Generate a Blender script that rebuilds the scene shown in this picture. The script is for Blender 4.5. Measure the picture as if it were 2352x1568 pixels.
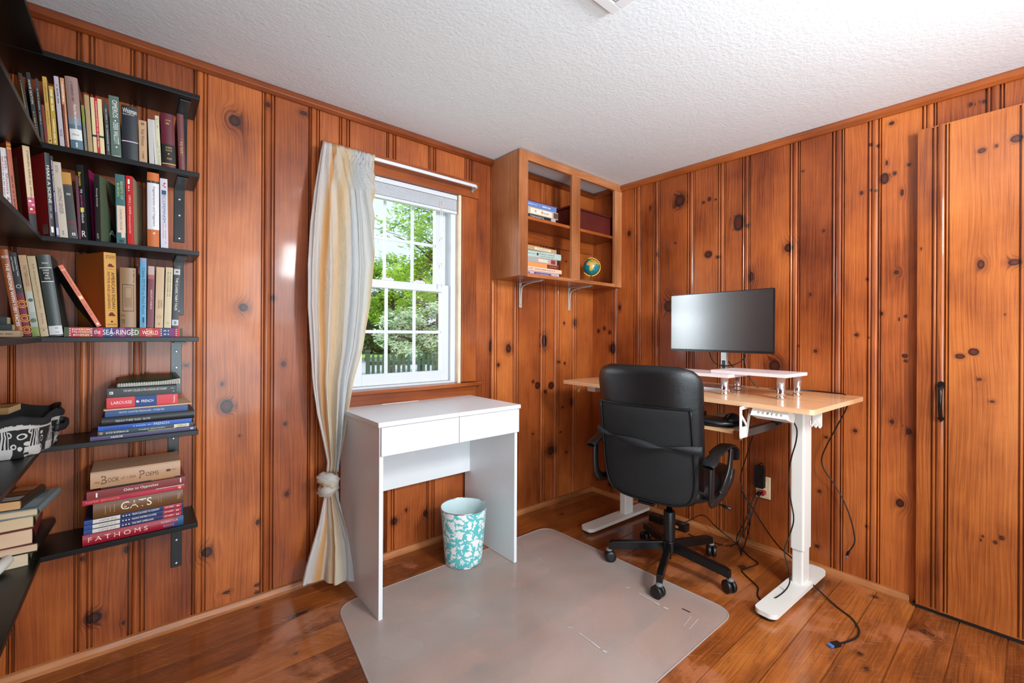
import bpy, bmesh, math, random
from mathutils import Vector, Matrix
D = bpy.data
S = bpy.context.scene
for o in list(D.objects): D.objects.remove(o)
PI = math.pi
# ------------------------------------------------ camera (24 mm class lens, level, tiny roll)
FPX = 1015.1; CX = 1176.0; HY = 768.23; RO = 0.005
TH = math.radians(49.7077)
CF = (math.cos(TH), math.sin(TH)); CR = (math.sin(TH), -math.cos(TH))
CAM = (-2.527, -2.073, 1.1256)
cam = D.cameras.new('camera'); camo = D.objects.new('camera', cam); S.collection.objects.link(camo)
cam.sensor_fit = 'HORIZONTAL'; cam.sensor_width = 36; cam.lens = FPX / 2352 * 36
cam.shift_y = -(784 - HY) / 2352; cam.clip_start = 0.02
_c, _s = math.cos(RO), math.sin(RO)
rx = Vector((_c * CR[0], _c * CR[1], _s)); up = Vector((-_s * CR[0], -_s * CR[1], _c)); bk = Vector((-CF[0], -CF[1], 0))
m = Matrix((rx, up, bk)).transposed().to_4x4(); m.translation = CAM
camo.matrix_world = m
S.camera = camo
# ------------------------------------------------ world, sun, daylight
wd = D.worlds.new('world'); S.world = wd; wd.use_nodes = True
bg = wd.node_tree.nodes['Background']
bg.inputs[0].default_value = (0.62, 0.80, 1.0, 1); bg.inputs[1].default_value = 1.05
def light(name, kind, loc, target, energy, col=(1, 1, 1), size=None, size_y=None, spread=None, angle=None):
    l = D.lights.new(name, kind); l.energy = energy; l.color = col
    if kind == 'AREA':
        l.shape = 'RECTANGLE'; l.size = size; l.size_y = size_y or size
        if spread: l.spread = spread
    if kind == 'SUN': l.angle = angle or 0.01
    o = D.objects.new(name, l); S.collection.objects.link(o); o.location = loc
    o.rotation_euler = (Vector(target) - Vector(loc)).to_track_quat('-Z', 'Y').to_euler()
    return o
light('sun', 'SUN', (-2.6, -2.4, 9), (0, 0, 0), 2.2, (1, .95, .85), angle=0.02)
# daylight of the open sky entering the window beside the curtain
light('soft_sky_daylight', 'SUN', (-3, 3, 3), (-1.9, 1.9, 3.3), 7.5, (.86, .95, 1), angle=math.radians(55))
# added ceiling fill and a small direct light, both beside the camera
light('ceiling_fill_light', 'AREA', (-2.1, -2.85, .8), (-1.2, -1.0, 2.15), 29, (.80, .94, 1), 1.3, 1.0)
light('small_light', 'AREA', (-1.28, -2.75, 1.85), (-0.75, -.6, 1.3), 19, (.95, .98, 1), .32, .32, math.radians(140))
# added fill light in the made-up opening of the wall behind the camera
light('rear_fill_light', 'AREA', (-1.15, -3.42, 1.6), (-1.2, 0, 1.3), 14, (.92, .97, 1), 1.0, .7)
S.view_settings.view_transform = 'Standard'; S.view_settings.look = 'None'
S.view_settings.gamma = 1; S.view_settings.use_curve_mapping = False
S.view_settings.exposure = 0.5
# ------------------------------------------------ measuring helpers (pixel of the photo -> point on a real plane)
def fz(x, y): return -0.0091 * x + 0.0038 * y
def cz(x, y): return 2.1485 - 0.0082 * x + 0.0072 * y
def ray(px, py):
    a = px - CX; b = py - HY
    u = (_c * a + _s * b) / FPX; v = -(-_s * a + _c * b) / FPX
    return (CF[0] + CR[0] * u, CF[1] + CR[1] * u, v)
def onp(px, py, ax, val):
    d = ray(px, py); t = (val - CAM[ax]) / d[ax]
    return Vector([CAM[i] + d[i] * t for i in range(3)])
def Wp(px, py, y=0): return onp(px, py, 1, y)
def Xp(px, py, x=0): return onp(px, py, 0, x)
def Zp(px, py, z=0): return onp(px, py, 2, z)
def Fp(px, py, dz=0):
    z = 0
    for _ in range(6):
        q = Zp(px, py, z + dz); z = fz(q[0], q[1])
    return q
def Dp(px, py, dist):
    d = ray(px, py); return Vector([CAM[i] + d[i] * dist for i in range(3)])
# ------------------------------------------------ material helpers
def lin(h):
    if isinstance(h, str):
        h = [int(h[i:i + 2], 16) / 255 for i in (0, 2, 4)]
    return tuple(c / 12.92 if c <= .04045 else ((c + .055) / 1.055) ** 2.4 for c in h) + (1,)
class NT:
    def __init__(s, name):
        s.m = D.materials.new(name); s.m.use_nodes = True; s.t = s.m.node_tree
        s.b = s.t.nodes['Principled BSDF']; s.out = s.t.nodes['Material Output']
    def n(s, typ, **k):
        nd = s.t.nodes.new(typ)
        for a, v in k.items(): setattr(nd, a, v)
        return nd
    def put(s, sock, v):
        if isinstance(v, bpy.types.NodeSocket): s.t.links.new(v, sock)
        elif v is not None:
            sock.default_value = v
    def math(s, op, a, b=None, c=None, clamp=False):
        nd = s.n('ShaderNodeMath', operation=op, use_clamp=clamp)
        s.put(nd.inputs[0], a)
        if b is not None: s.put(nd.inputs[1], b)
        if c is not None: s.put(nd.inputs[2], c)
        return nd.outputs[0]
    def comb(s, x, y, z):
        nd = s.n('ShaderNodeCombineXYZ')
        for i, v in enumerate((x, y, z)): s.put(nd.inputs[i], v)
        return nd.outputs[0]
    def noise(s, vec, scale=5, detail=3, rough=.5, dist=0, out=0):
        nd = s.n('ShaderNodeTexNoise'); s.put(nd.inputs['Vector'], vec)
        nd.inputs['Scale'].default_value = scale; nd.inputs['Detail'].default_value = detail
        nd.inputs['Roughness'].default_value = rough; nd.inputs['Distortion'].default_value = dist
        return nd.outputs[out]
    def ramp(s, fac, stops, interp='LINEAR'):
        nd = s.n('ShaderNodeValToRGB'); s.put(nd.inputs[0], fac); cr = nd.color_ramp; cr.interpolation = interp
        while len(cr.elements) < len(stops): cr.elements.new(.5)
        for e, (p, c) in zip(cr.elements, stops):
            e.position = p; e.color = c if len(c) == 4 else tuple(c) + (1,)
        return nd.outputs[0]
    def mix(s, fac, a, b, mode='MIX'):
        nd = s.n('ShaderNodeMix', data_type='RGBA', blend_type=mode)
        s.put(nd.inputs[0], fac); s.put(nd.inputs[6], a); s.put(nd.inputs[7], b)
        return nd.outputs[2]
    def bump(s, h, strength=.2, dist=.01):
        nd = s.n('ShaderNodeBump'); s.put(nd.inputs['Height'], h)
        nd.inputs['Strength'].default_value = strength; nd.inputs['Distance'].default_value = dist
        s.t.links.new(nd.outputs[0], s.b.inputs['Normal'])
    def obj(s): return s.n('ShaderNodeTexCoord').outputs['Object']
    def attr(s, name, out='Vector'): return s.n('ShaderNodeAttribute', attribute_name=name).outputs[out]
    def sep(s, v):
        nd = s.n('ShaderNodeSeparateXYZ'); s.put(nd.inputs[0], v); return nd.outputs
_mc = {}
def pm(name, col, rough=.5, metal=0, coat=0, trans=0, var=0.06, bump=0, bscale=200, spec=None):
    """plain procedural material: base colour with slight noise variation"""
    if name in _mc: return _mc[name]
    t = NT(name); c = lin(col) if isinstance(col, str) else tuple(col) + ((1,) if len(col) == 3 else ())
    if var:
        f = t.noise(t.obj(), 9, 3)
        dk = tuple(x * (1 - var) for x in c[:3]) + (1,); lt = tuple(min(1, x * (1 + var)) for x in c[:3]) + (1,)
        t.put(t.b.inputs['Base Color'], t.ramp(f, [(.3, dk), (.7, lt)]))
    else: t.b.inputs['Base Color'].default_value = c
    t.b.inputs['Roughness'].default_value = rough; t.b.inputs['Metallic'].default_value = metal
    if coat: t.b.inputs['Specular IOR Level'].default_value = .4; t.b.inputs['Coat Weight'].default_value = coat; t.b.inputs['Coat Roughness'].default_value = .15
    if trans: t.b.inputs['Transmission Weight'].default_value = trans
    if spec is not None: t.b.inputs['Specular IOR Level'].default_value = spec
    if bump: t.bump(t.noise(t.obj(), bscale, 3), bump, .003)
    _mc[name] = t.m
    return t.m
def pine(name, light_c, mid_c, dark_c, rough=.42, coat=.2, wear=0):
    t = NT(name)
    gc = t.sep(t.attr('gc')); kv = t.sep(t.attr('kv'))
    ac, al, bid = gc[0], gc[1], gc[2]; kx, ky, kw = kv[0], kv[1], kv[2]
    r2 = t.math('ADD', t.math('MULTIPLY', kx, kx), t.math('MULTIPLY', ky, ky))
    e = t.math('MULTIPLY', t.math('EXPONENT', t.math('MULTIPLY', r2, -.16)), kw)
    kr = t.attr('kr', 'Fac'); dsp = t.math('MULTIPLY', t.math('MULTIPLY', kx, e), kr)
    ac2 = t.math('SUBTRACT', ac, t.math('MULTIPLY', dsp, .85))
    wob = t.noise(t.comb(t.math('MULTIPLY', ac, 6), t.math('MULTIPLY', al, 1.4), bid), 1, 2)
    ac3 = t.math('ADD', ac2, t.math('MULTIPLY', wob, .05))
    ac3 = t.math('ADD', ac3, t.math('MULTIPLY', t.math('MULTIPLY', e, kr), 1.6))
    fine = t.noise(t.comb(t.math('MULTIPLY', ac3, 260), t.math('MULTIPLY', al, 3.4), bid), 1, 4, .65)
    big = t.noise(t.comb(t.math('MULTIPLY', ac, 7), t.math('MULTIPLY', al, 1.1), t.math('ADD', bid, 7.3)), 1, 3)
    ring = t.math('SINE', t.math('MULTIPLY_ADD', big, 34, t.math('MULTIPLY', ac3, 420)))
    ring = t.math('POWER', t.math('MULTIPLY_ADD', ring, .5, .5), 2.2)
    blot = t.noise(t.comb(t.math('MULTIPLY', ac, 3), t.math('MULTIPLY', al, 1.7), t.math('ADD', bid, 3.1)), 1, 4, .55)
    f = t.math('ADD', t.math('MULTIPLY', fine, .42), t.math('MULTIPLY', ring, t.math('MULTIPLY_ADD', t.math('MULTIPLY', e, kr), 9, .035)))
    f = t.math('ADD', f, t.math('MULTIPLY', blot, .74))
    col = t.ramp(f, [(.40, light_c), (.58, mid_c), (.78, dark_c)])
    # per board tone
    wn = t.n('ShaderNodeTexWhiteNoise', noise_dimensions='1D'); t.put(wn.inputs['W'], bid)
    tone = t.ramp(wn.outputs['Value'], [(0, (.62, .52, .46, 1)), (.5, (.95, .90, .86, 1)), (1, (1.15, 1.22, 1.25, 1))])
    col = t.mix(1.0, col, tone, 'MULTIPLY')
    # knots
    kn = t.noise(t.comb(t.math('MULTIPLY', ac, 90), t.math('MULTIPLY', al, 70), bid), 1, 2)
    rr = t.math('ADD', t.math('SQRT', r2), t.math('MULTIPLY_ADD', kn, .3, -.15))
    halo = t.math('MULTIPLY', t.ramp(t.math('MULTIPLY', rr, .25), [(.2, (1, 1, 1, 1)), (.33, (.55, .55, .55, 1)), (.5, (.25, .25, .25, 1)), (.9, (0, 0, 0, 1))]), kw)
    rings = t.math('MULTIPLY_ADD', t.math('SINE', t.math('MULTIPLY', rr, 13)), .2, .72)
    col = t.mix(t.math('MULTIPLY', halo, rings), col, (dark_c[0] * .36, dark_c[1] * .3, dark_c[2] * .4, 1))
    kcol = t.ramp(rr, [(.0, (dark_c[0] * .85, dark_c[1] * .75, dark_c[2] * .9, 1)), (.3, (dark_c[0] * .38, dark_c[1] * .30, dark_c[2] * .5, 1)), (.5, (dark_c[0] * .6, dark_c[1] * .45, dark_c[2] * .5, 1)), (.72, (dark_c[0] * .22, dark_c[1] * .18, dark_c[2] * .3, 1)), (.9, (.009, .006, .005, 1))])
    inside = t.math('MULTIPLY', t.math('LESS_THAN', rr, 1.0), t.math('GREATER_THAN', kw, .5))
    col = t.mix(inside, col, kcol)
    if wear:
        w1 = t.noise(t.obj(), 2.3, 6, .62, .6)
        col = t.mix(t.math('MULTIPLY', t.ramp(w1, [(.54, (0, 0, 0, 1)), (.6, (1, 1, 1, 1))]), wear), col, (.44, .15, .062, 1))
        w0 = t.noise(t.comb(t.math('MULTIPLY', ac, 9), t.math('MULTIPLY', al, 2.2), t.math('ADD', bid, 4)), 1, 5, .65, .5)
        col = t.mix(t.math('MULTIPLY', t.ramp(w0, [(.5, (0, 0, 0, 1)), (.66, (1, 1, 1, 1))]), .6), col, (.085, .024, .008, 1))
        w2 = t.noise(t.comb(t.math('MULTIPLY', ac, 60), t.math('MULTIPLY', al, 12), bid), 1, 5, .7)
        col = t.mix(t.math('MULTIPLY', t.ramp(w2, [(.60, (0, 0, 0, 1)), (.72, (1, 1, 1, 1))]), .5), col, (.06, .022, .008, 1))
        w3 = t.noise(t.obj(), 38, 6, .8, 1.5)
        col = t.mix(t.math('MULTIPLY', t.ramp(w3, [(.60, (0, 0, 0, 1)), (.68, (1, 1, 1, 1))]), .4), col, (.50, .21, .085, 1))
        w4 = t.noise(t.comb(t.math('MULTIPLY', t.math('ADD', ac, al), 150), t.math('MULTIPLY', t.math('SUBTRACT', ac, al), 6), 0), 1, 4, .7, .8)
        col = t.mix(t.math('MULTIPLY', t.math('MULTIPLY', t.ramp(w4, [(.62, (0, 0, 0, 1)), (.66, (1, 1, 1, 1))]), w1), .8), col, (.60, .30, .14, 1))
        t.put(t.b.inputs['Roughness'], t.ramp(w1, [(.35, (rough,) * 3 + (1,)), (.7, (rough + .15,) * 3 + (1,))]))
    else: t.b.inputs['Roughness'].default_value = rough
    t.put(t.b.inputs['Base Color'], col)
    t.b.inputs['Specular IOR Level'].default_value = .4; t.b.inputs['Coat Weight'].default_value = coat; t.b.inputs['Coat Roughness'].default_value = .09
    t.bump(t.math('ADD', t.math('MULTIPLY', fine, .5), t.noise(t.obj(), 14, 2)), .12, .004)
    return t.m
PW = pine('varnished_knotty_pine', lin('ca7435'), lin('a85725'), lin('66280c'))
PD = pine('varnished_pine_door', lin('d6853f'), lin('bb692c'), lin('783410'), .4, .4)
PF = pine('worn_pine_floor', lin('c47634'), lin('9c5524'), lin('50240c'), .3, .45, wear=.75)
PT = pine('pine_trim', lin('b5622a'), lin('984c1e'), lin('642c0e'), .33, .3)
PC = pine('cabinet_wood', lin('c98f66'), lin('b06f42'), lin('814a28'), .4, .15)
PQ = pine('worn_trim_wood', lin('cf8f5c'), lin('b87442'), lin('73451f'), .5, .1)
BAM = pine('blond_bamboo', lin('ebc39c'), lin('e2b288'), lin('c8935f'), .22, .3)
WHT = pm('white_laminate', 'e4e6e8', .32, var=.015)
VIN = pm('white_vinyl', 'd3d7dc', .3, var=.01)
BLK = pm('black_shelf_laminate', '0d0c0b', .36, var=.1, bump=.03, spec=.35)
BMT = pm('black_metal', '0d0d0e', .28, var=.1)
PLB = pm('black_plastic', '111214', .38, var=.1)
CHR = pm('chrome', 'd8d8dc', .12, 1, var=0)
WMT = pm('white_powder_coat', 'e6e2da', .38, var=.02)
PAP = pm('book_pages', 'd9c7a6', .85, var=.08)
# ------------------------------------------------ mesh helpers
class MB:
    def __init__(s): s.v = []; s.f = []; s.mi = []; s.mats = []; s.sm = []
    def mid(s, m):
        if m not in s.mats: s.mats.append(m)
        return s.mats.index(m)
    def add(s, vs, fs, m, smooth=False):
        b = len(s.v); s.v += [Vector(q) for q in vs]; i = s.mid(m)
        for f in fs: s.f.append([b + k for k in f]); s.mi.append(i); s.sm.append(smooth)
    def box(s, x0, x1, y0, y1, z0, z1, m, M=None):
        x0, x1 = sorted((x0, x1)); y0, y1 = sorted((y0, y1)); z0, z1 = sorted((z0, z1))
        vs = [Vector((x, y, z)) for z in (z0, z1) for y in (y0, y1) for x in (x0, x1)]
        if M is not None: vs = [M @ q for q in vs]
        s.add(vs, [(0, 2, 3, 1), (4, 5, 7, 6), (0, 1, 5, 4), (2, 6, 7, 3), (0, 4, 6, 2), (1, 3, 7, 5)], m)
    def prism(s, poly, z0, z1, m, M=None, smooth=False):
        n = len(poly); vs = [Vector((x, y, z0)) for x, y in poly] + [Vector((x, y, z1)) for x, y in poly]
        if M is not None: vs = [M @ q for q in vs]
        s.add(vs, [list(range(n))[::-1], list(range(n, 2 * n))], m)
        s.add(vs, [(i, (i + 1) % n, n + (i + 1) % n, n + i) for i in range(n)], m, smooth)
    def lathe(s, prof, m, c=(0, 0, 0), seg=32, M=None, smooth=True, caps=True):
        vs = []; fs = []; n = len(prof)
        for r, z in prof:
            for k in range(seg):
                a = 2 * PI * k / seg; vs.append(Vector((c[0] + r * math.cos(a), c[1] + r * math.sin(a), c[2] + z)))
        for i in range(n - 1):
            for k in range(seg):
                k2 = (k + 1) % seg; fs.append((i * seg + k, i * seg + k2, (i + 1) * seg + k2, (i + 1) * seg + k))
        if M is not None: vs = [M @ q for q in vs]
        s.add(vs, fs, m, smooth)
        if caps:
            b = len(s.v) - len(vs)
            for ring, rev in ((0, True), (n - 1, False)):
                if prof[ring][0] > 1e-6:
                    ix = [b + ring * seg + k for k in range(seg)]
                    s.f.append(ix[::-1] if rev else ix); s.mi.append(s.mid(m)); s.sm.append(False)
    def tube(s, pts, r, m, seg=8, smooth_path=True, ry=None, upv=(0, 0, 1), res=6):
        pts = [Vector(p) for p in pts]
        if smooth_path and len(pts) > 2: pts = spline(pts, res)
        n = len(pts); rings = []
        last = None
        for i, p in enumerate(pts):
            t = (pts[min(i + 1, n - 1)] - pts[max(i - 1, 0)]).normalized()
            if last is None:
                u = Vector(upv)
                if abs(u.dot(t)) > .95: u = Vector((1, 0, 0))
                a = t.cross(u).normalized()
            else:
                a = (last - t * last.dot(t)).normalized()
            last = a; b = a.cross(t).normalized() * -1
            rr = r(i / (n - 1)) if callable(r) else r
            r2 = ry if ry else rr
            rings.append([p + a * rr * math.cos(2 * PI * k / seg) + b * r2 * math.sin(2 * PI * k / seg) for k in range(seg)])
        vs = [q for ri in rings for q in ri]; fs = []
        for i in range(n - 1):
            for k in range(seg):
                k2 = (k + 1) % seg; fs.append((i * seg + k, (i + 1) * seg + k, (i + 1) * seg + k2, i * seg + k2))
        fs.append(list(range(seg))); fs.append(list(range((n - 1) * seg, n * seg))[::-1])
        s.add(vs, fs, m, True)
    def grid(s, P, nu, nv, m, smooth=True, closed_u=False):
        """P(i,j) -> point"""
        vs = [P(i, j) for j in range(nv) for i in range(nu)]; fs = []
        for j in range(nv - 1):
            for i in range(nu if closed_u else nu - 1):
                i2 = (i + 1) % nu; fs.append((j * nu + i, j * nu + i2, (j + 1) * nu + i2, (j + 1) * nu + i))
        s.add(vs, fs, m, smooth)
    def build(s, name, parent=None, bevel=0, bseg=2, solid=0, sub=0, fix=True, grain=None, seed=None):
        me = D.meshes.new(name); me.from_pydata(s.v, [], s.f); me.update()
        for mt in s.mats: me.materials.append(mt)
        me.polygons.foreach_set('material_index', s.mi); me.polygons.foreach_set('use_smooth', s.sm)
        if fix:
            bm = bmesh.new(); bm.from_mesh(me); bmesh.ops.recalc_face_normals(bm, faces=bm.faces); bm.to_mesh(me); bm.free()
        o = D.objects.new(name, me); S.collection.objects.link(o)
        if parent: o.parent = parent
        if grain is not None: set_grain(me, grain, seed if seed is not None else len(D.objects) * 1.37)
        if sub: md = o.modifiers.new('sub', 'SUBSURF'); md.levels = sub; md.render_levels = sub
        if solid: md = o.modifiers.new('solid', 'SOLIDIFY'); md.thickness = solid; md.offset = 0
        if bevel:
            md = o.modifiers.new('bevel', 'BEVEL'); md.width = bevel; md.segments = bseg; md.limit_method = 'ANGLE'; md.angle_limit = .6
        return o
def set_grain(me, axis, seed, knots=()):
    ax = 'xyz'.index(axis); oth = [i for i in range(3) if i != ax]
    g = me.attributes.new('gc', 'FLOAT_VECTOR', 'POINT'); k = me.attributes.new('kv', 'FLOAT_VECTOR', 'POINT')
    buf = []
    for v in me.vertices:
        c = v.co; buf += [c[oth[0]] * 1.0 + c[oth[1]] * .7, c[ax], seed]
    g.data.foreach_set('vector', buf); k.data.foreach_set('vector', [9.0, 9.0, 0.0] * len(me.vertices))
    q = me.attributes.new('kr', 'FLOAT', 'POINT')
def spline(pts, res=6):
    out = []; n = len(pts)
    for i in range(n - 1):
        p0 = pts[max(i - 1, 0)]; p1 = pts[i]; p2 = pts[i + 1]; p3 = pts[min(i + 2, n - 1)]
        for k in range(res):
            t = k / res
            out.append(.5 * ((2 * p1) + (p2 - p0) * t + (2 * p0 - 5 * p1 + 4 * p2 - p3) * t * t + (3 * p1 - p0 - 3 * p2 + p3) * t ** 3))
    out.append(pts[-1]); return out
def rrect(x0, x1, y0, y1, r, n=5):
    if not isinstance(r, (list, tuple)): r = [r] * 4
    o = []
    for (cx, cy, a0), rr in zip([(x0, y0, PI), (x1, y0, 1.5 * PI), (x1, y1, 0), (x0, y1, .5 * PI)], r):
        sx = 1 if cx == x0 else -1; sy = 1 if cy == y0 else -1
        for k in range(n + 1):
            a = a0 + .5 * PI * k / n; o.append((cx + sx * rr + rr * math.cos(a), cy + sy * rr + rr * math.sin(a)))
    return o
def thing(name, label, cat, loc=(0, 0, 0), rz=0, group=None):
    o = D.objects.new(name, None); S.collection.objects.link(o); o.location = loc; o.rotation_euler = (0, 0, rz)
    o.empty_display_size = .05
    return tag(o, label, cat, group)
def tag(o, label, cat, group=None):
    o['label'] = label; o['category'] = cat
    if group: o['group'] = group
    return o
def struct(o): o['kind'] = 'structure'; return o
_fc = {}
def glyphs(txt):
    """triangles of a line of lettering, as (verts2d, faces), normalised to 0..1 in width and height"""
    if txt in _fc: return _fc[txt]
    cu = D.curves.new('t', 'FONT'); cu.body = txt; cu.size = 1; cu.resolution_u = 3
    o = D.objects.new('t', cu); S.collection.objects.link(o)
    dg = bpy.context.evaluated_depsgraph_get(); me = D.meshes.new_from_object(o.evaluated_get(dg))
    D.objects.remove(o); D.curves.remove(cu)
    vs = [(v.co.x, v.co.y) for v in me.vertices]; fs = [list(p.vertices) for p in me.polygons]
    D.meshes.remove(me)
    if not vs: _fc[txt] = ([], []); return _fc[txt]
    x0 = min(v[0] for v in vs); x1 = max(v[0] for v in vs); y0 = min(v[1] for v in vs); y1 = max(v[1] for v in vs)
    vs = [((x - x0) / (x1 - x0), (y - y0) / (y1 - y0)) for x, y in vs]
    _fc[txt] = (vs, fs); return _fc[txt]
def put_text(mb, txt, fn, m):
    """fn maps glyph-space (0..1,0..1) to 3D"""
    vs, fs = glyphs(txt)
    if vs: mb.add([fn(x, y) for x, y in vs], fs, m)
def inkm(col): return pm('ink_' + col, col, .55, var=0)
import numpy as np
# ================================================================ THE ROOM
JP = [(0, 0), (.03, -.011), (.08, -.011), (.095, -.001), (.12, .0006), (.16, .0006), (.19, -.001), (.205, -.014), (.25, -.014), (.27, -.0015),
      (.32, .001), (.38, .0022), (.45, .0026), (.52, .002), (.60, .0008), (.66, -.0012), (.69, -.009), (.73, -.009), (.745, -.001), (.79, .0006), (.85, .0006), (.89, -.001), (.905, -.011), (.965, -.011), (1, 0)]
FP = [(0, 0), (.25, -.005), (.75, -.005), (1, 0)]
def plank_surface(name, fn, u0, u1, v0, v1, joints, prof, knots, mat, hole=None, seed=0, base=.035, vb=.06, split=.225):
    """moulded boards; fn(u,v,d)->point; joints = (ua,ub) strips; knots=(u,v,ru,rv)"""
    us = set([u0, u1]); dep = []
    for a, b in joints:
        for s, d in prof: us.add(round(a + (b - a) * s, 6)); dep.append((a + (b - a) * s, d))
    hard = sorted(us)
    ex = list(np.arange(u0, u1, base)); vs = [v0, v1] + list(np.arange(v0, v1, vb))
    K = np.array([k for k in knots if u0 - .1 < k[0] < u1 + .1 and v0 - .1 < k[1] < v1 + .1] or [(99, 99, .01, .01)], float)
    n = len(K); Rk = 4.2 * np.maximum(K[:, 2], K[:, 3])
    for i in range(n):
        if n > 1:
            d = np.hypot(K[:, 0] - K[i, 0], K[:, 1] - K[i, 1]); d[i] = 9; Rk[i] = min(Rk[i], max(.5 * d.min(), 1.15 * max(K[i, 2], K[i, 3])))
        for q in (-1, -.5, 0, .5, 1): ex.append(K[i, 0] + q * Rk[i]); vs.append(K[i, 1] + q * Rk[i])
    if hole: ex += [hole[0], hole[1]]; vs += [hole[2], hole[3]]
    keep = list(hard) + ([hole[0], hole[1]] if hole else [])
    for e in sorted(ex):
        if u0 < e < u1 and min(abs(e - k) for k in keep) > .0012: keep.append(e)
    us = np.array(sorted(keep))
    vk = [v0, v1] + ([hole[2], hole[3]] if hole else [])
    for e in sorted(vs):
        if v0 < e < v1 and min(abs(e - k) for k in vk) > .0012: vk.append(e)
    vs = np.array(sorted(vk))
    dx = np.array(sorted([(a, b) for a, b in dep])) if dep else np.zeros((1, 2))
    dd = np.interp(us, dx[:, 0], dx[:, 1], left=0, right=0) if dep else us * 0
    nu, nv = len(us), len(vs)
    U, V = np.meshgrid(us, vs); Dd = np.tile(dd, (nv, 1))
    verts = [fn(u, v, d) for u, v, d in zip(U.ravel(), V.ravel(), Dd.ravel())]
    faces = []
    for j in range(nv - 1):
        for i in range(nu - 1):
            if hole:
                um = (us[i] + us[i + 1]) / 2; vm = (vs[j] + vs[j + 1]) / 2
                if hole[0] < um < hole[1] and hole[2] < vm < hole[3]: continue
            faces.append((j * nu + i, j * nu + i + 1, (j + 1) * nu + i + 1, (j + 1) * nu + i))
    me = D.meshes.new(name); me.from_pydata(verts, [], faces); me.update(); me.materials.append(mat)
    sp = np.array([a + (b - a) * split for a, b in sorted(joints)])
    bid = (np.searchsorted(sp, U.ravel() - 1e-6) if len(sp) else np.zeros(U.size)) * 3.717 + seed
    best = np.full(U.size, 1e9); kx = np.full(U.size, 9.0); ky = kx.copy(); kw = np.zeros(U.size)
    for i in range(n):
        a = (U.ravel() - K[i, 0]); b = (V.ravel() - K[i, 1]); dist = np.hypot(a, b) / Rk[i]
        mk = dist < best; best[mk] = dist[mk]
        kx[mk] = a[mk] / K[i, 2]; ky[mk] = b[mk] / K[i, 3]
        kw[mk] = np.clip((1 - dist[mk]) * 3, 0, 1)
    kx = np.clip(kx, -12, 12); ky = np.clip(ky, -12, 12); kr = np.zeros(U.size)
    near = np.argmin(np.hypot(U.ravel()[:, None] - K[:, 0], V.ravel()[:, None] - K[:, 1]) / Rk, axis=1); kr = K[near, 2]
    g = me.attributes.new('kr', 'FLOAT', 'POINT'); g.data.foreach_set('value', kr.astype(np.float32))
    g = me.attributes.new('gc', 'FLOAT_VECTOR', 'POINT'); g.data.foreach_set('vector', np.stack([U.ravel(), V.ravel(), bid], 1).ravel().astype(np.float32))
    g = me.attributes.new('kv', 'FLOAT_VECTOR', 'POINT'); g.data.foreach_set('vector', np.stack([kx, ky, kw], 1).ravel().astype(np.float32))
    o = D.objects.new(name, me); S.collection.objects.link(o)
    return o
def pk(fn, lst, ax):
    """knots given in photo pixels (x, y, half width, half height) -> on the plane"""
    out = []
    for x, y, a, b in lst:
        p = fn(x, y); q = fn(x + a, y); r = fn(x, y + b)
        out.append((p[ax], p[2], max(abs(q[ax] - p[ax]) * .88, .002), max(abs(r[2] - p[2]) * .88, .002)))
    return out
WJ = [(17, 37), (171, 216), (295, 336), (441, 475), (598, 630), (706, 733), (776, 802), (885, 908), (981, 1000), (1065, 1083), (1125, 1142), (1177, 1192), (1239, 1253), (1271, 1285), (1313, 1325)]
RJ = [(1404, 1418), (1454, 1473), (1497, 1515), (1576, 1595), (1647, 1666), (1702, 1723), (1811, 1837), (1908, 1939), (1990, 2024), (2115, 2151), (2260, 2306)]
WK = [(539, 277, 14, 14), (616, 241, 5, 6), (697, 260, 8, 5), (559, 706, 11, 10), (627, 684, 5, 6), (651, 836, 5, 6), (510, 882, 4, 5), (427, 839, 6, 4), (521, 933, 16, 17), (655, 973, 4, 4), (659, 1134, 5, 5), (592, 1199, 5, 6), (475, 1268, 13, 12), (520, 1360, 9, 3), (590, 1343, 7, 3), (590, 1360, 6, 3), (215, 1419, 20, 14), (283, 1430, 4, 4), (190, 1282, 5, 5), (290, 1262, 6, 8), (1168, 800, 6, 11), (1126, 795, 3, 14), (1145, 838, 3, 5), (1250, 783, 6, 16), (1296, 742, 2, 3), (1321, 741, 4, 9), (1283, 831, 3, 3), (1297, 834, 2, 3), (1235, 885, 7, 9), (1266, 885, 7, 9), (1252, 899, 3, 4), (1313, 923, 3, 8), (1265, 1035, 8, 10), (1224, 996, 2, 2), (1292, 935, 2, 2), (1287, 992, 2, 2), (1301, 1038, 2, 3), (1225, 876, 3, 3), (906, 1197, 7, 8), (977, 1178, 5, 7), (933, 1171, 3, 4), (550, 1000, 3, 2), (340, 855, 3, 3), (1352, 560, 3, 3), (1300, 600, 2, 2)]
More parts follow.
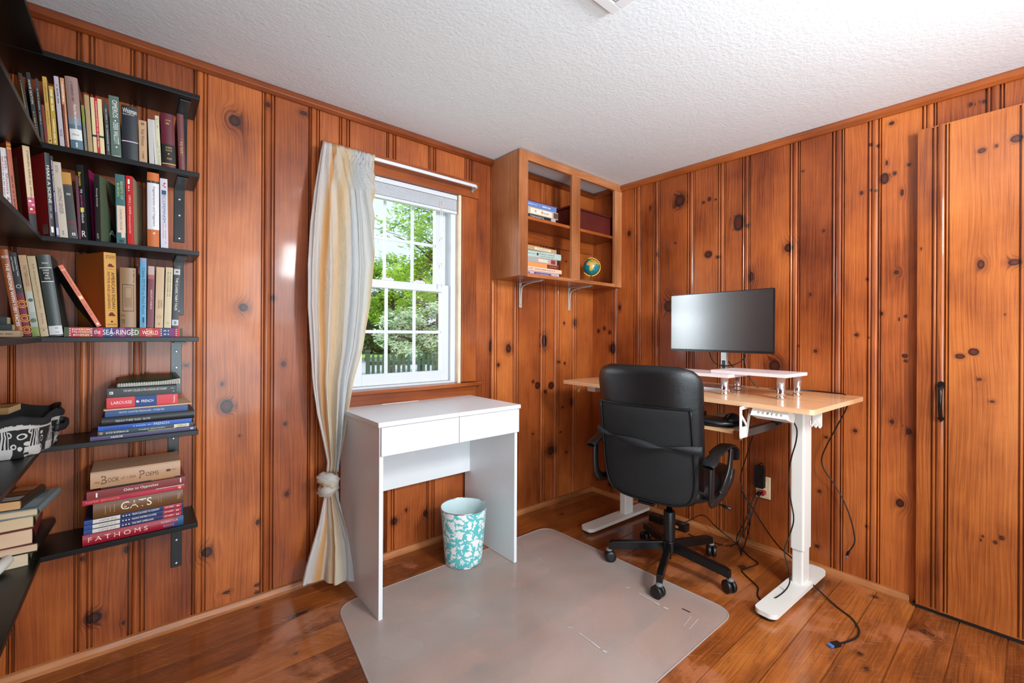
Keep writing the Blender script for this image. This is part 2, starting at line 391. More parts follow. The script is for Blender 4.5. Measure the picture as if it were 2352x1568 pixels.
RK = [(1445, 536, 4, 6), (1494, 477, 2, 5), (1511, 584, 3, 6), (1561, 461, 12, 15), (1629, 457, 4, 5), (1616, 465, 3, 2), (1644, 458, 3, 2), (1696, 511, 12, 22), (1717, 518, 4, 4), (1627, 584, 9, 8), (1650, 590, 5, 3), (1726, 635, 6, 11), (1551, 558, 2, 2), (1537, 703, 13, 14), (1811, 569, 10, 10), (1844, 393, 3, 2), (1892, 530, 3, 3), (1862, 676, 3, 4), (1779, 840, 14, 14), (1873, 806, 4, 4), (1833, 794, 2, 2), (1967, 769, 5, 4), (1996, 775, 2, 2), (1964, 989, 5, 4), (1979, 443, 4, 4), (2000, 332, 4, 4), (2017, 335, 4, 4), (2001, 436, 3, 3), (2012, 438, 3, 3), (2032, 410, 10, 15), (2055, 398, 4, 4), (2037, 374, 3, 6), (2072, 442, 4, 8), (2048, 283, 6, 4), (2088, 378, 4, 4), (2059, 625, 6, 5), (2025, 720, 4, 5), (2080, 726, 4, 4), (2065, 733, 2, 5), (2078, 817, 8, 6), (2080, 829, 5, 3), (2048, 968, 5, 5), (2088, 991, 7, 7), (1898, 1004, 4, 3), (1853, 1003, 4, 3), (2067, 1155, 10, 10), (1882, 1128, 4, 4), (1877, 1254, 5, 4), (1990, 1209, 3, 3), (1375, 760, 3, 4), (1388, 754, 3, 4), (1400, 763, 3, 4), (1408, 800, 7, 13), (1423, 706, 3, 6), (1372, 1092, 6, 8), (1400, 1112, 3, 4), (1992, 641, 3, 3), (2230, 240, 5, 4), (2260, 233, 5, 4), (1620, 1250, 3, 3)]
DK = [(2255, 346, 10, 6), (2289, 335, 4, 4), (2335, 318, 16, 9), (2253, 607, 9, 11), (2330, 602, 16, 8), (2205, 818, 12, 6), (2236, 808, 14, 9), (2250, 871, 6, 3), (2279, 922, 6, 3), (2257, 1231, 3, 3), (2286, 1245, 5, 4), (2301, 1235, 6, 5), (2253, 1240, 2, 3), (2116, 571, 2, 3), (2308, 722, 2, 2)]
XL = -2.945; YF = -3.45; CT = 2.3
wj = [(Wp(a, 768)[0], Wp(b, 768)[0]) for a, b in WJ]
rj = [(Xp(b, 768)[1], Xp(a, 768)[1]) for a, b in RJ]
HO = (-1.80, -1.152, .857, 1.905)     # window opening in the back wall
yj = [-2.2 - .185 * k for k in range(0, 7)]
o = plank_surface('wall_back', lambda u, v, d: (u, -d, v), XL, 0, -.06, CT, wj, JP, pk(Wp, WK, 0), PW, hole=HO, seed=1.3); struct(o)
o = plank_surface('wall_right', lambda u, v, d: (-d, u, v), YF, 0, -.06, CT, rj + [(y - .05, y) for y in yj], JP, pk(Xp, RK, 1), PW, seed=61.2); struct(o)
# walls behind and beside the camera
sj = [(-2.9 + .2 * k, -2.85 + .2 * k) for k in range(1, 14)]
WO = [(-1.70, -1.02, 1.28, 1.95), (-2.82, -.68, .5, 2.0)]  # the opening cut here is added for the rear fill light
o = plank_surface('wall_front', lambda u, v, d: (u, YF + d, v), XL, 0, -.06, CT, sj, JP, [], PW, hole=WO[1], seed=15); struct(o)
o = plank_surface('wall_left', lambda u, v, d: (XL + d, u, v), YF, 0, -.06, CT, [(YF + .1 + .2 * k, YF + .15 + .2 * k) for k in range(16)], JP, [], PW, seed=31); struct(o)
sb = MB(); sb.box(XL - .1, -2.82, YF - .12, YF - .005, -.06, CT, PT); sb.box(-.68, .1, YF - .12, YF - .005, -.06, CT, PT)
sb.box(-2.82, -.68, YF - .12, YF - .005, -.06, .5, PT); sb.box(-2.82, -.68, YF - .12, YF - .005, 2.0, CT, PT)
struct(sb.build('trim_1', grain='z'))
sb = MB(); sb.box(HO[1], .12, .012, .13, -.1, CT, PT); sb.box(XL - .1, HO[0], .012, .13, -.1, CT, PT); sb.box(HO[0], HO[1], .012, .13, -.1, HO[2] - .02, PT); sb.box(HO[0], HO[1], .012, .13, HO[3], CT, PT)
sb.box(.012, .12, YF - .1, .012, -.1, CT, PT); sb.box(XL - .12, XL - .012, YF - .1, .012, -.1, CT, PT)
struct(sb.build('trim_2', grain='z'))
# floor : wide worn boards running along x
ys = [-.085 - .1287 * k for k in range(0, 27)]
FK = []
for x, y, a, b in [(955, 1325, 13, 5), (690, 1413, 16, 9), (675, 1502, 8, 4), (2128, 1453, 12, 7), (1550, 1265, 9, 4), (1705, 1302, 9, 5), (1005, 1340, 5, 3), (905, 1438, 7, 4), (1100, 1535, 12, 7), (1305, 1368, 5, 3), (1322, 1376, 4, 3), (1975, 1500, 7, 3), (1990, 1535, 8, 3), (1480, 1320, 6, 3), (1165, 1435, 9, 6), (590, 1395, 5, 2), (1420, 1215, 6, 3), (1290, 1180, 5, 2), (1075, 1385, 4, 2), (2010, 1370, 5, 3)]:
    p = Fp(x, y); q = Fp(x + a, y); r = Fp(x, y + b)
    FK.append((p[1], p[0], max(.006, (r - p).length * .8), max(.008, (q - p).length)))
o = plank_surface('floor', lambda u, v, d: (v, u, fz(v, u) + d), YF, .02, XL, .02, [(y - .0022, y + .0022) for y in ys], FP, FK, PF, seed=5.5, base=.06, vb=.12, split=.5); struct(o)
# a few butt joints of the boards, short dark lines
# ceiling
t = NT('textured_ceiling_paint'); ob = t.obj()
t.put(t.b.inputs['Base Color'], t.mix(t.math('MULTIPLY', t.ramp(t.noise(ob, 90, 4, .7), [(.66, (0, 0, 0, 1)), (.72, (1, 1, 1, 1))]), t.ramp(t.noise(ob, 1.1, 3), [(.45, (0, 0, 0, 1)), (.6, (1, 1, 1, 1))])), lin('e9f0f4'), lin('9b9a98')))
t.b.inputs['Roughness'].default_value = .8
hh = t.math('ADD', t.noise(ob, 75, 3, .6), t.math('MULTIPLY', t.noise(ob, 14, 3), .6)); t.bump(hh, .5, .003)
cm = MB(); V = [(x, y, cz(x, y)) for x, y in [(XL - .05, YF - .05), (.05, YF - .05), (.05, .05), (XL - .05, .05)]]
cm.add(V + [(a, b, c + .1) for a, b, c in V], [(0, 1, 2, 3), (4, 5, 6, 7), (0, 1, 5, 4), (1, 2, 6, 5), (2, 3, 7, 6), (3, 0, 4, 7)], t.m); struct(cm.build('ceiling'))
def edge_bar(name, pts, prof, zf, m, nrm):
    """moulding along a straight run; prof = (out, up) polygon"""
    mb = MB(); vs = []
    for x, y in pts:
        for a, b in prof: vs.append((x + nrm[0] * a, y + nrm[1] * a, zf(x, y) + b))
    n = len(prof); mb.add(vs, [(i, (i + 1) % n, n + (i + 1) % n, n + i) for i in range(n)] + [list(range(n)), list(range(n, 2 * n))], m)
    return struct(mb.build(name, grain='x' if nrm[0] == 0 else 'y', bevel=.0015))
cp = [(0, 0), (.014, 0), (.022, -.012), (.022, -.028), (.014, -.036), (.010, -.04), (0, -.04)]
for i, (pts, nrm) in enumerate([([(XL, 0), (0, 0)], (0, -1)), ([(0, YF), (0, 0)], (-1, 0)), ([(XL, YF), (XL, 0)], (1, 0)), ([(XL, YF), (0, YF)], (0, 1))]):
    edge_bar('trim_%d' % (i + 3), pts, cp, cz, PT, nrm)
bp = [(0, -.02), (.019, -.02), (.019, .012), (.012, .028), (0, .03)]
edge_bar('baseboard_back', [(XL, 0), (0, 0)], bp, fz, PQ, (0, -1))
edge_bar('baseboard_right', [(0, -1.735), (0, 0)], bp, fz, PQ, (-1, 0))
edge_bar('baseboard_left', [(XL, YF), (XL, 0)], bp, fz, PQ, (1, 0))
# ---------------------------------------------------------------- window
wroot = D.objects.new('window_1', None); S.collection.objects.link(wroot); struct(wroot); wroot.location = (-1.476, 0, .857)
def wpart(mb, name, lab=None, par=None, **k):
    o = mb.build(name, **k); p = par or wroot; o.parent = p
    if p is wroot: o.matrix_parent_inverse = Matrix.Translation((-wroot.location[0], 0, -.857))
    if lab: o['label'] = lab
    return o
X0, X1, Z0, Z1 = HO
mb = MB(); mb.box(-1.90, -1.038, -.018, -.001, 1.898, 1.992, PT); wpart(mb, 'head_casing', grain='x', bevel=.002)
for xa, xb in ((X1 + .002, -1.052), (-1.90, X0 - .002)):
    mb = MB(); mb.box(xa, xb, -.016, -.001, .86, 1.897, PT); wpart(mb, 'side_casing', grain='z', bevel=.002)
mb = MB(); mb.box(-1.93, -1.02, -.045, .05, .838, .857, PT); wpart(mb, 'stool', grain='x', bevel=.004)
mb = MB(); mb.box(-1.90, -1.05, -.016, -.001, .775, .838, PT); wpart(mb, 'apron', grain='x', bevel=.002)
RAWJ = pm('pale_jamb_wood', 'e3cdb2', .5, var=.12)  # paler than the casing wood
for xa, xb in ((X1 - .018, X1), (X0, X0 + .018)):
    mb = MB(); mb.box(xa, xb, -.010, .115, .857, 1.905, RAWJ); wpart(mb, 'jamb', 'pale wooden jamb')
mb = MB()
fx0, fx1 = X0 + .018, X1 - .018
mb.box(fx0, fx0 + .03, .02, .12, .857, 1.905, VIN); mb.box(fx1 - .03, fx1, .02, .12, .857, 1.905, VIN)
mb.box(fx0 + .03, fx1 - .03, .02, .12, 1.875, 1.905, VIN); mb.box(fx0 + .03, fx1 - .03, .02, .12, .857, .868, VIN)
wpart(mb, 'vinyl_frame', bevel=.002)
t = NT('window_glass'); g = t.n('ShaderNodeBsdfGlass'); g.inputs['IOR'].default_value = 1.0; g.inputs['Roughness'].default_value = 0
tr = t.n('ShaderNodeBsdfTransparent'); gl = t.n('ShaderNodeBsdfGlossy'); gl.inputs['Roughness'].default_value = .02
mx = t.n('ShaderNodeMixShader'); mx.inputs[0].default_value = .04; t.t.links.new(tr.outputs[0], mx.inputs[1]); t.t.links.new(gl.outputs[0], mx.inputs[2]); t.t.links.new(mx.outputs[0], t.out.inputs[0])
GLS = t.m
def sash(name, y0, y1, z0, z1, gz0, gz1, mz, gx0, gx1, mxs):
    a, b = fx0 + .028, fx1 - .028
    mb = MB(); mb.box(a, gx0, y0, y1, z0, z1, VIN); mb.box(gx1, b, y0, y1, z0, z1, VIN); mb.box(gx0, gx1, y0, y1, z0, gz0, VIN); mb.box(gx0, gx1, y0, y1, gz1, z1, VIN)
    s = wpart(mb, name, bevel=.002)
    mb = MB(); ym = (y0 + y1) / 2; mb.box(gx0, gx1, ym - .002, ym + .002, gz0, gz1, GLS); wpart(mb, 'pane', par=s)
    mb = MB()
    for x in mxs: mb.box(x - .008, x + .008, ym - .008, ym - .0025, gz0, gz1, VIN)
    mb.box(gx0, gx1, ym - .0085, ym - .003, mz - .008, mz + .008, VIN)
    wpart(mb, 'muntin_grille', par=s)
    return s
up_s = sash('upper_sash', .08, .112, 1.36, 1.876, 1.40, 1.84, 1.617, -1.695, -1.262, (-1.557, -1.40))
lo_s = sash('lower_sash', .045, .077, .869, 1.398, .925, 1.358, 1.137, -1.69, -1.245, (-1.562, -1.405))
for x in (-1.553, -1.373):
    mb = MB(); mb.box(x - .028, x + .028, .045, .075, 1.398, 1.408, VIN); mb.box(x - .02, x + .02, .05, .07, 1.408, 1.414, VIN)
    s = wpart(mb, 'sash_lock', par=lo_s, bevel=.002); mb = MB(); mb.box(x - .006, x + .006, .046, .052, 1.4125, 1.4165, pm('red_plastic', 'c01020', .4)); mb.build('latch', parent=s)
# roller: raised white blind, hung in the opening
bl = thing('venetian_blind', 'white venetian blind pulled up to the top of the window', 'blind', (-1.46, .0, 1.79))
SL = pm('blind_slat', 'eef1f5', .35, var=.02)
def L(mb, name, **k):
    o = mb.build(name, **k); return o
def under(root, mb, name, lab=None, **k):
    """build a mesh given in world coordinates as a child of root"""
    o = mb.build(name, **k); o.parent = root
    Mi = (Matrix.Translation(root.location) @ root.rotation_euler.to_matrix().to_4x4()).inverted()
    if root.type == 'EMPTY': o.matrix_parent_inverse = Mi
    if lab: o['label'] = lab
    return o
mb = MB(); mb.box(fx0 + .004, fx1 - .004, .0, .03, 1.872, 1.896, VIN); under(bl, mb, 'headrail', bevel=.002)
mb = MB()
for k in range(14): mb.box(fx0 + .006, fx1 - .006, .002, .03, 1.812 + k * .0042, 1.8136 + k * .0042, SL)
under(bl, mb, 'slat_stack')
mb = MB(); mb.box(fx0 + .004, fx1 - .004, .0, .03, 1.793, 1.809, VIN); under(bl, mb, 'bottom_rail', bevel=.004)
CORD = pm('cord_fabric', 'e8e0d4', .8)
mb = MB(); c0 = Wp(1012, 462, -.004); c1 = Wp(1015, 650, -.004)
mb.tube([c0, (c0[0] + .004, -.004, 1.6), (c0[0] - .003, -.004, 1.5), c1], .0013, CORD, 5); mb.tube([c0 + Vector((.012, 0, 0)), (c0[0] + .01, -.004, 1.62), c1 + Vector((.004, 0, .1)), c1], .0013, CORD, 5)
for zz in (1.635, 1.50, 1.49):
    mb.tube([(c0[0] + .009 * math.cos(a), -.006 + .004 * math.sin(2 * a), zz + .012 * math.sin(a * 1.5)) for a in [k * .9 for k in range(8)]], .0013, CORD, 5)
mb.lathe([(.001, 0), (.004, .004), (.003, .02), (.001, .022)], VIN, (c1[0], -.004, c1[2] - .02), 10)
under(bl, mb, 'pull_cord')
# ---------------------------------------------------------------- door (flush board door hung proud of the right wall)
dy1 = Xp(2106.5, 700, -.045)[1]; dg1 = [Xp(a, 768, -.045)[1] for a in (2180, 2138, 2352, 2339)]
dz0, dz1 = .012, Xp(2107, 300, -.045)[2]
dr = D.objects.new('door_1', None); S.collection.objects.link(dr); struct(dr)
d = plank_surface('door_leaf', lambda u, v, dd: (-.045 - dd, u, v), -2.62, dy1, dz0, dz1, [(dg1[0], dg1[1]), (-2.085, dg1[3]), (-2.33, -2.28), (-2.52, -2.47)], JP, pk(lambda a, b: Xp(a, b, -.045), DK, 1), PD, seed=91.7)
d.parent = dr
mb = MB(); mb.box(-.0445, -.004, dy1 - .004, dy1, dz0, dz1, PD); mb.box(-.0445, -.004, -2.62, dy1, dz1 - .004, dz1, PD); mb.box(-.0445, -.004, -2.62, dy1, dz0, dz0 + .004, PD); mb.build('door_edge', parent=dr, grain='z')
mb = MB(); hy = Xp(2162, 900, -.05)[1]; hz1 = Xp(2162, 875, -.05)[2]; hz0 = Xp(2162, 967, -.05)[2]
mb.prism([(-.013, 0), (-.009, .012), (0, .017), (.009, .012), (.013, 0), (.009, -.012), (0, -.018), (-.009, -.012)], 0, .004, BMT, Matrix.Translation((-.049, hy, hz1 - .017)) @ Matrix(((0, 0, -1, 0), (1, 0, 0, 0), (0, 1, 0, 0), (0, 0, 0, 1))))
mb.prism([(-.011, 0), (-.006, .008), (0, .012), (.006, .008), (.011, 0), (.004, -.008), (0, -.014), (-.004, -.008)], 0, .004, BMT, Matrix.Translation((-.049, hy, hz0 + .010)) @ Matrix(((0, 0, -1, 0), (1, 0, 0, 0), (0, 1, 0, 0), (0, 0, 0, 1))))
mb.tube([(-.05, hy, hz1 - .022), (-.078, hy, hz1 - .034), (-.086, hy, (hz0 + hz1) / 2), (-.074, hy, hz0 + .03), (-.05, hy, hz0 + .014)], lambda q: .0075 - .002 * abs(q - .4), BMT, 10)
mb.build('door_handle', parent=dr, bevel=.0008)
mb = MB(); SILL = pm('dark_worn_sill', '241d1c', .5, var=.3); mb.box(-.03, -.004, -2.62, -1.745, -.02, .004, SILL); struct(mb.build('trim_7', bevel=.002))
# ---------------------------------------------------------------- ceiling vent
vx, vy = -1.382, -1.207; vz = cz(vx, vy)
vr = thing('ceiling_vent', 'white stepped ceiling vent grille, only its corner showing', 'vent', (vx - .15, vy - .15, vz))
mb = MB()
for k in range(5):
    a = .038 * k; b = .026 + .038 * k
    if k == 0: b = .034; a = 0
    z0 = -.012 + .003 * k; z1 = -.004 + .003 * k
    for (xa, xb, ya, yb) in ((-.15 + a, .15 - a, .15 - b, .15 - a), (-.15 + a, .15 - a, -.15 + a, -.15 + b), (-.15 + a, -.15 + b, -.15 + b, .15 - b), (.15 - b, .15 - a, -.15 + b, .15 - b)):
        if k < 4: mb.box(xa, xb, ya, yb, z0, z1, WHT)
mb.build('louvre_frame', parent=vr, bevel=.002)
mb = MB(); mb.box(-.14, .14, -.14, .14, -.003, .0, pm('vent_shadow', '555555', .8)); mb.build('backing', parent=vr)
# ---------------------------------------------------------------- outlet
oc = Xp(1753.5, 1118, 0)
ou = thing('wall_outlet', 'cream duplex wall outlet with plugs behind the standing desk', 'outlet', (0, oc[1], oc[2]))
IV = pm('ivory_plastic', 'e5d6b4', .4)
mb = MB(); mb.box(-.007, -.0005, -.036, .036, -.058, .058, IV); mb.build('cover_plate', parent=ou, bevel=.003)
for z in (-.02, .02):
    mb = MB(); mb.box(-.011, -.007, -.017, .017, z - .014, z + .014, IV); mb.build('socket', parent=ou, bevel=.002)
# ================================================================ FURNITURE
YZ = lambda x, y, z: Matrix.Translation((x, y, z))
# ---- white dressing desk
wd0 = thing('white_desk', 'white two-drawer dressing desk standing under the window', 'desk', (-1.4525, -.22, .012))
def wb(name, boxes, m=WHT, bevel=.0015, lab=None, par=None):
    mb = MB()
    for bx in boxes: mb.box(*bx, m)
    o = under(wd0, mb, name, lab, bevel=bevel)
    return o
wb('side_panel', [(-1.812, -1.795, -.440, -.012, .012, .764)]); wb('side_panel', [(-1.122, -1.105, -.440, -.012, .012, .764)])
wb('table_top', [(-1.819, -1.4505, -.448, -.008, .7645, .783)]); wb('table_top', [(-1.4495, -1.090, -.448, -.008, .7645, .783)])
wb('drawer', [(-1.808, -1.4525, -.452, -.436, .652, .763), (-1.79, -1.46, -.436, -.08, .665, .75)])
wb('drawer', [(-1.4495, -1.104, -.452, -.436, .652, .763), (-1.44, -1.128, -.436, -.08, .665, .75)])
wb('modesty_panel', [(-1.795, -1.122, -.062, -.046, .372, .75)])
HG = pm('hinge_plate', 'f0efee', .3, var=0)
wb('hinge_strip', [(-1.62, -1.42, -.028, -.02, .783, .7845)], HG, .0004)
# ---- waste bin
t = NT('coral_pattern_enamel'); ob = t.obj(); sp = t.sep(ob)
an = t.math('MULTIPLY', t.math('ARCTAN2', sp[1], sp[0]), .098)
vec = t.comb(an, t.math('MULTIPLY', sp[2], 1.0), 0)
wv = t.n('ShaderNodeVectorMath', operation='ADD'); t.put(wv.inputs[0], vec)
nz = t.n('ShaderNodeVectorMath', operation='SCALE'); t.put(nz.inputs[0], t.noise(vec, 40, 2, .6, 0, 1)); nz.inputs['Scale'].default_value = .045; t.put(wv.inputs[1], nz.outputs[0])
vo = t.n('ShaderNodeTexVoronoi', feature='DISTANCE_TO_EDGE'); t.put(vo.inputs['Vector'], wv.outputs[0]); vo.inputs['Scale'].default_value = 27
th = t.math('MULTIPLY_ADD', t.noise(vec, 42, 2), .62, -.175)
lt = t.math('LESS_THAN', vo.outputs['Distance'], th)
t.put(t.b.inputs['Base Color'], t.mix(lt, lin('efefec'), lin('62c2c4'))); t.b.inputs['Roughness'].default_value = .3
bx0 = thing('waste_bin', 'small round wastebasket with turquoise coral pattern on white under the desk', 'wastebasket', (-1.298, -.262, fz(-1.298, -.262) + .003))
mb = MB(); mb.lathe([(.085, 0), (.089, .003), (.0925, .03), (.112, .268)], t.m, seg=48, caps=True); mb.f.pop(); mb.mi.pop(); mb.sm.pop(); mb.build('bucket', parent=bx0, fix=False)
mb = MB(); mb.lathe([(.0, .006), (.086, .006), (.0905, .03), (.1105, .268)], pm('pale_bin_lining', 'cfe2e2', .4, var=.08), seg=48, caps=False); mb.build('lining', parent=bx0, fix=False)
mb = MB()
mb.tube([(.112 * math.cos(a), .112 * math.sin(a), .268) for a in [2 * PI * k / 40 for k in range(41)]], .0022, CHR, 6, smooth_path=False)
mb.build('metal_rim', parent=bx0); mb = MB()
mb.tube([(.0885 * math.cos(a), .0885 * math.sin(a), .002) for a in [2 * PI * k / 40 for k in range(41)]], .0018, CHR, 6, smooth_path=False)
mb.build('base_rim', parent=bx0)
# ---- clear chair mat
t = NT('cloudy_clear_vinyl'); ob = t.obj()
t.put(t.b.inputs['Base Color'], (.68, .59, .54, 1)); t.b.inputs['Roughness'].default_value = .22
cl = t.noise(ob, 2.0, 2, .5, .2); sc = t.noise(ob, 120, 3, .7, 1)
tr = t.n('ShaderNodeBsdfTransparent'); tr.inputs[0].default_value = (.93, .91, .90, 1)
mx = t.n('ShaderNodeMixShader'); t.put(mx.inputs[0], t.math('ADD', t.ramp(cl, [(.3, (.33,) * 3 + (1,)), (.72, (.50,) * 3 + (1,))]), t.math('MULTIPLY', sc, .08)))
t.t.links.new(tr.outputs[0], mx.inputs[1]); t.t.links.new(t.b.outputs[0], mx.inputs[2]); t.t.links.new(mx.outputs[0], t.out.inputs[0])
t.put(t.b.inputs['Roughness'], t.ramp(cl, [(.3, (.16,) * 3 + (1,)), (.7, (.34,) * 3 + (1,))]))
MAT = t.m
EDG = pm('mat_edge', 'a3948f', .25, var=0)
cs = [Vector(p) for p in ((-2.035, -1.29), (-.668, -1.295), (-.695, -.238), (-1.905, -.238))]
poly = []
for i in range(4):
    p = cs[i]; a = (cs[i - 1] - p).normalized(); b = (cs[(i + 1) % 4] - p).normalized()
    for k in range(9):
        q = k / 8; poly.append(p + a * .085 * (1 - q) ** 2 + b * .085 * q * q)
mt = thing('chair_mat', 'cloudy clear plastic chair mat with rounded corners lying on the floor', 'chair mat', (-1.35, -.77, fz(-1.35, -.77)))
def offp(poly, d):
    c = Vector((-1.33, -.77)); return [q + (c - q).normalized() * d for q in poly]
mb = MB(); n = len(poly); pin = offp(poly, .006)
for (pl, z) in ((pin, .0024),): mb.add([(q[0], q[1], fz(q[0], q[1]) + z) for q in pl], [list(range(n))], MAT)
under(mt, mb, 'sheet', fix=False)
mb = MB(); pr = [(0, .0004), (.001, .0026), (.004, .0034), (.007, .0026), (.008, .0004)]
rings = [offp(poly, a) for a, _ in pr]
mb.grid(lambda i, j: Vector((rings[j][i][0], rings[j][i][1], fz(*rings[j][i]) + pr[j][1])), n, 5, EDG, closed_u=True)
under(mt, mb, 'rim')
# embossed marks and scuffs on the mat
SC = pm('white_scuff', 'c9bfbe', .4, var=0); DKI = pm('ink_dark', '1a1a1e', .5, var=0)
mb = MB()
def fstreak(p0, p1, w, m, h=.0037):
    a = Fp(*p0); b = Fp(*p1); d = (b - a); d.z = 0; nn = Vector((-d.y, d.x, 0)).normalized() * w
    mb.add([(q[0], q[1], fz(q[0], q[1]) + h) for q in (a - nn, b - nn, b + nn, a + nn)], [(0, 1, 2, 3)], m)
marks = []
for p0, p1, w in (((1468, 1363), (1505, 1385), .002), ((1505, 1385), (1515, 1391), .003), ((1524, 1396), (1535, 1400), .004), ((1437, 1351), (1448, 1351), .002), ((1330, 1455), (1360, 1477), .002), ((1360, 1477), (1378, 1491), .003), ((1385, 1496), (1394, 1500), .004), ((1304, 1442), (1316, 1443), .002), ((1604, 1423), (1583, 1447), .001), ((1588, 1417), (1570, 1440), .001)):
    mb = MB(); fstreak(p0, p1, w, SC); under(mt, mb, 'scuff_mark', fix=False)
mb = MB(); fstreak((1567, 1399), (1586, 1408), .0025, DKI); under(mt, mb, 'ink_mark', 'small black mark', fix=False)
# ---- sit-stand desk
ang = math.radians(-92.8)
sd = thing('standing_desk', 'white-legged standing desk with blond wood top against the right wall', 'desk', (-.325, -.925, 0), math.radians(-2.6))
# local frame: +x toward the wall, y along the wall
TZ = .857
mb = MB(); mb.prism([tuple(q) for q in rrect(-.305, .300, -.648, .648, .014)], TZ - .019, TZ, BAM); mb.build('desk_top', parent=sd, bevel=.004, grain='y')
def legset(yc, zj):
    mb = MB(); mb.prism(rrect(.04, .13, yc - .0275, yc + .0275, .008, 3), zj, TZ - .055, WMT); a = mb.build('lifting_column', parent=sd, bevel=.001)
    mb = MB(); mb.prism(rrect(.046, .124, yc - .0225, yc + .0225, .007, 3), .034, zj + .01, WMT); mb.build('inner_tube', parent=a)
    mb = MB(); mb.prism(rrect(-.285, .285, yc - .042, yc + .042, .028), .016, .034, WMT); f = mb.build('foot', parent=sd, bevel=.004)
    for x in (-.25, .25):
        mb = MB(); mb.lathe([(.028, 0), (.03, .004), (.03, .013), (.02, .016)], PLB, (x, yc, 0)); mb.build('foot_pad', parent=f)
    mb = MB(); mb.box(-.24, .24, yc - .03, yc + .03, TZ - .055, TZ - .0195, WMT); mb.build('side_bracket', parent=sd, bevel=.002)
legset(-.475, .185); legset(.478, .305)
mb = MB(); mb.box(.06, .11, -.44, .44, TZ - .058, TZ - .025, WMT); mb.build('cross_rail', parent=sd, bevel=.002)
# control box
MT = sd
def sdl(v):  # world -> desk local
    return (Matrix.Translation(sd.location) @ sd.rotation_euler.to_matrix().to_4x4()).inverted() @ Vector(v)
cb = MB(); ca = (-.335, -.575); 
M_ = Matrix.Translation((-.288, -.497, TZ - .019)) @ Matrix.Rotation(math.radians(18), 4, 'Y')
cb.prism([(0, 0), (.055, 0), (.062, -.012), (.06, -.034), (-.012, -.034)], -.066, .066, WMT, M_ @ Matrix(((1, 0, 0, 0), (0, 0, 1, 0), (0, 1, 0, 0), (0, 0, 0, 1))))
c = cb.build('control_panel', parent=sd, bevel=.003)
for k in range(6):
    mb = MB(); y = .036 - k * .0165
    Mb = M_ @ Matrix.Translation((-.0066, y, -.019)) @ Matrix.Rotation(math.radians(-70.5), 4, 'Y')
    mb.lathe([(.0065, -.0005), (.0065, .0008), (0, .0008)], pm('button_ring', 'b9b9bd', .4, var=0), M=Mb, seg=16)
    mb.lathe([(.0056, .0007), (.0055, .0011), (0, .0011)], WMT, M=Mb, seg=16)
    if k > 1: put_text(mb, '1234'[k - 2], lambda a, b: Mb @ Vector((-.003 + b * .006 - 0, .0022 - a * .0044, .0014)), DKI)
    else:
        sg = 1 if k else -1
        mb.add([Mb @ Vector(p) for p in ((-.0012 * sg, .003, .0014), (-.0012 * sg, -.003, .0014), (.0022 * sg, 0, .0014))], [(0, 1, 2)], DKI)
    mb.build('button', parent=c)
mb = MB(); mb.box(-.10, -.05, -.47, -.42, TZ - .105, TZ - .056, PLB); mb.lathe([(.012, 0), (.016, .01)], PLB, (-.075, -.445, TZ - .115)); mb.build('motor_box', parent=sd, bevel=.004)
for (yy, xx) in ((-.605, -.13), (.60, -.22)):
    mb = MB(); W2 = .017
    if yy < 0:
        mb.box(xx - .003, xx, yy - W2 - .0, yy + W2, TZ - .085, TZ - .0195, WMT)
        for q in (-1, 0, 1): mb.tube([(xx - .001, yy + q * .014, TZ - .075), (xx - .012, yy + q * .014, TZ - .088), (xx - .026, yy + q * .014, TZ - .082), (xx - .028, yy + q * .014, TZ - .062)], .003, WMT, 6)
    else:
        mb.tube([(xx, yy, TZ - .02), (xx, yy, TZ - .045), (xx - .01, yy - .012, TZ - .066), (xx - .02, yy - .026, TZ - .062), (xx - .024, yy - .034, TZ - .045)], .0045, WMT, 8)
    mb.build('cable_hook', parent=sd, bevel=.001)
# keyboard tray hanging below the top
trz = TZ - .125
mb = MB(); mb.prism(rrect(-.30, -.03, -.372, .288, .01), trz - .014, trz, BAM); ty = mb.build('keyboard_tray', parent=sd, bevel=.002, grain='y')
for yy in (-.384, .300):
    mb = MB(); mb.box(-.32, .06, yy - .010, yy + .010, trz - .026, trz + .006, pm('steel_slide', '6f6a68', .35, .9)); mb.box(-.325, -.30, yy - .013, yy + .013, trz - .03, trz + .008, CHR); mb.build('slide_rail', parent=ty, bevel=.001)
    mb = MB(); P_ = Matrix.Translation((.012, yy - .018 if yy < 0 else yy + .016, 0)) @ Matrix(((1, 0, 0, 0), (0, 0, 1, 0), (0, 1, 0, 0), (0, 0, 0, 1)))
    zt, zb = TZ - .02, trz - .012
    def bar(a, b, w):
        a = Vector(a); b = Vector(b); d = (b - a).normalized(); nn = Vector((-d.y, d.x)) * w
        mb.prism([tuple(a - nn), tuple(b - nn), tuple(b + nn), tuple(a + nn)], -.002, .002, WMT, P_)
    bar((-.34, zb), (-.34, zt), .007); bar((-.29, zb), (-.255, zt), .007); bar((-.345, zt - .004), (-.225, zt - .004), .006); bar((-.345, zb + .014), (-.285, zb + .014), .022); bar((-.34, zt - .03), (-.29, zb + .04), .005); bar((-.235, zt - .002), (-.24, zt - .03), .006)
    mb.build('tray_bracket', parent=sd)
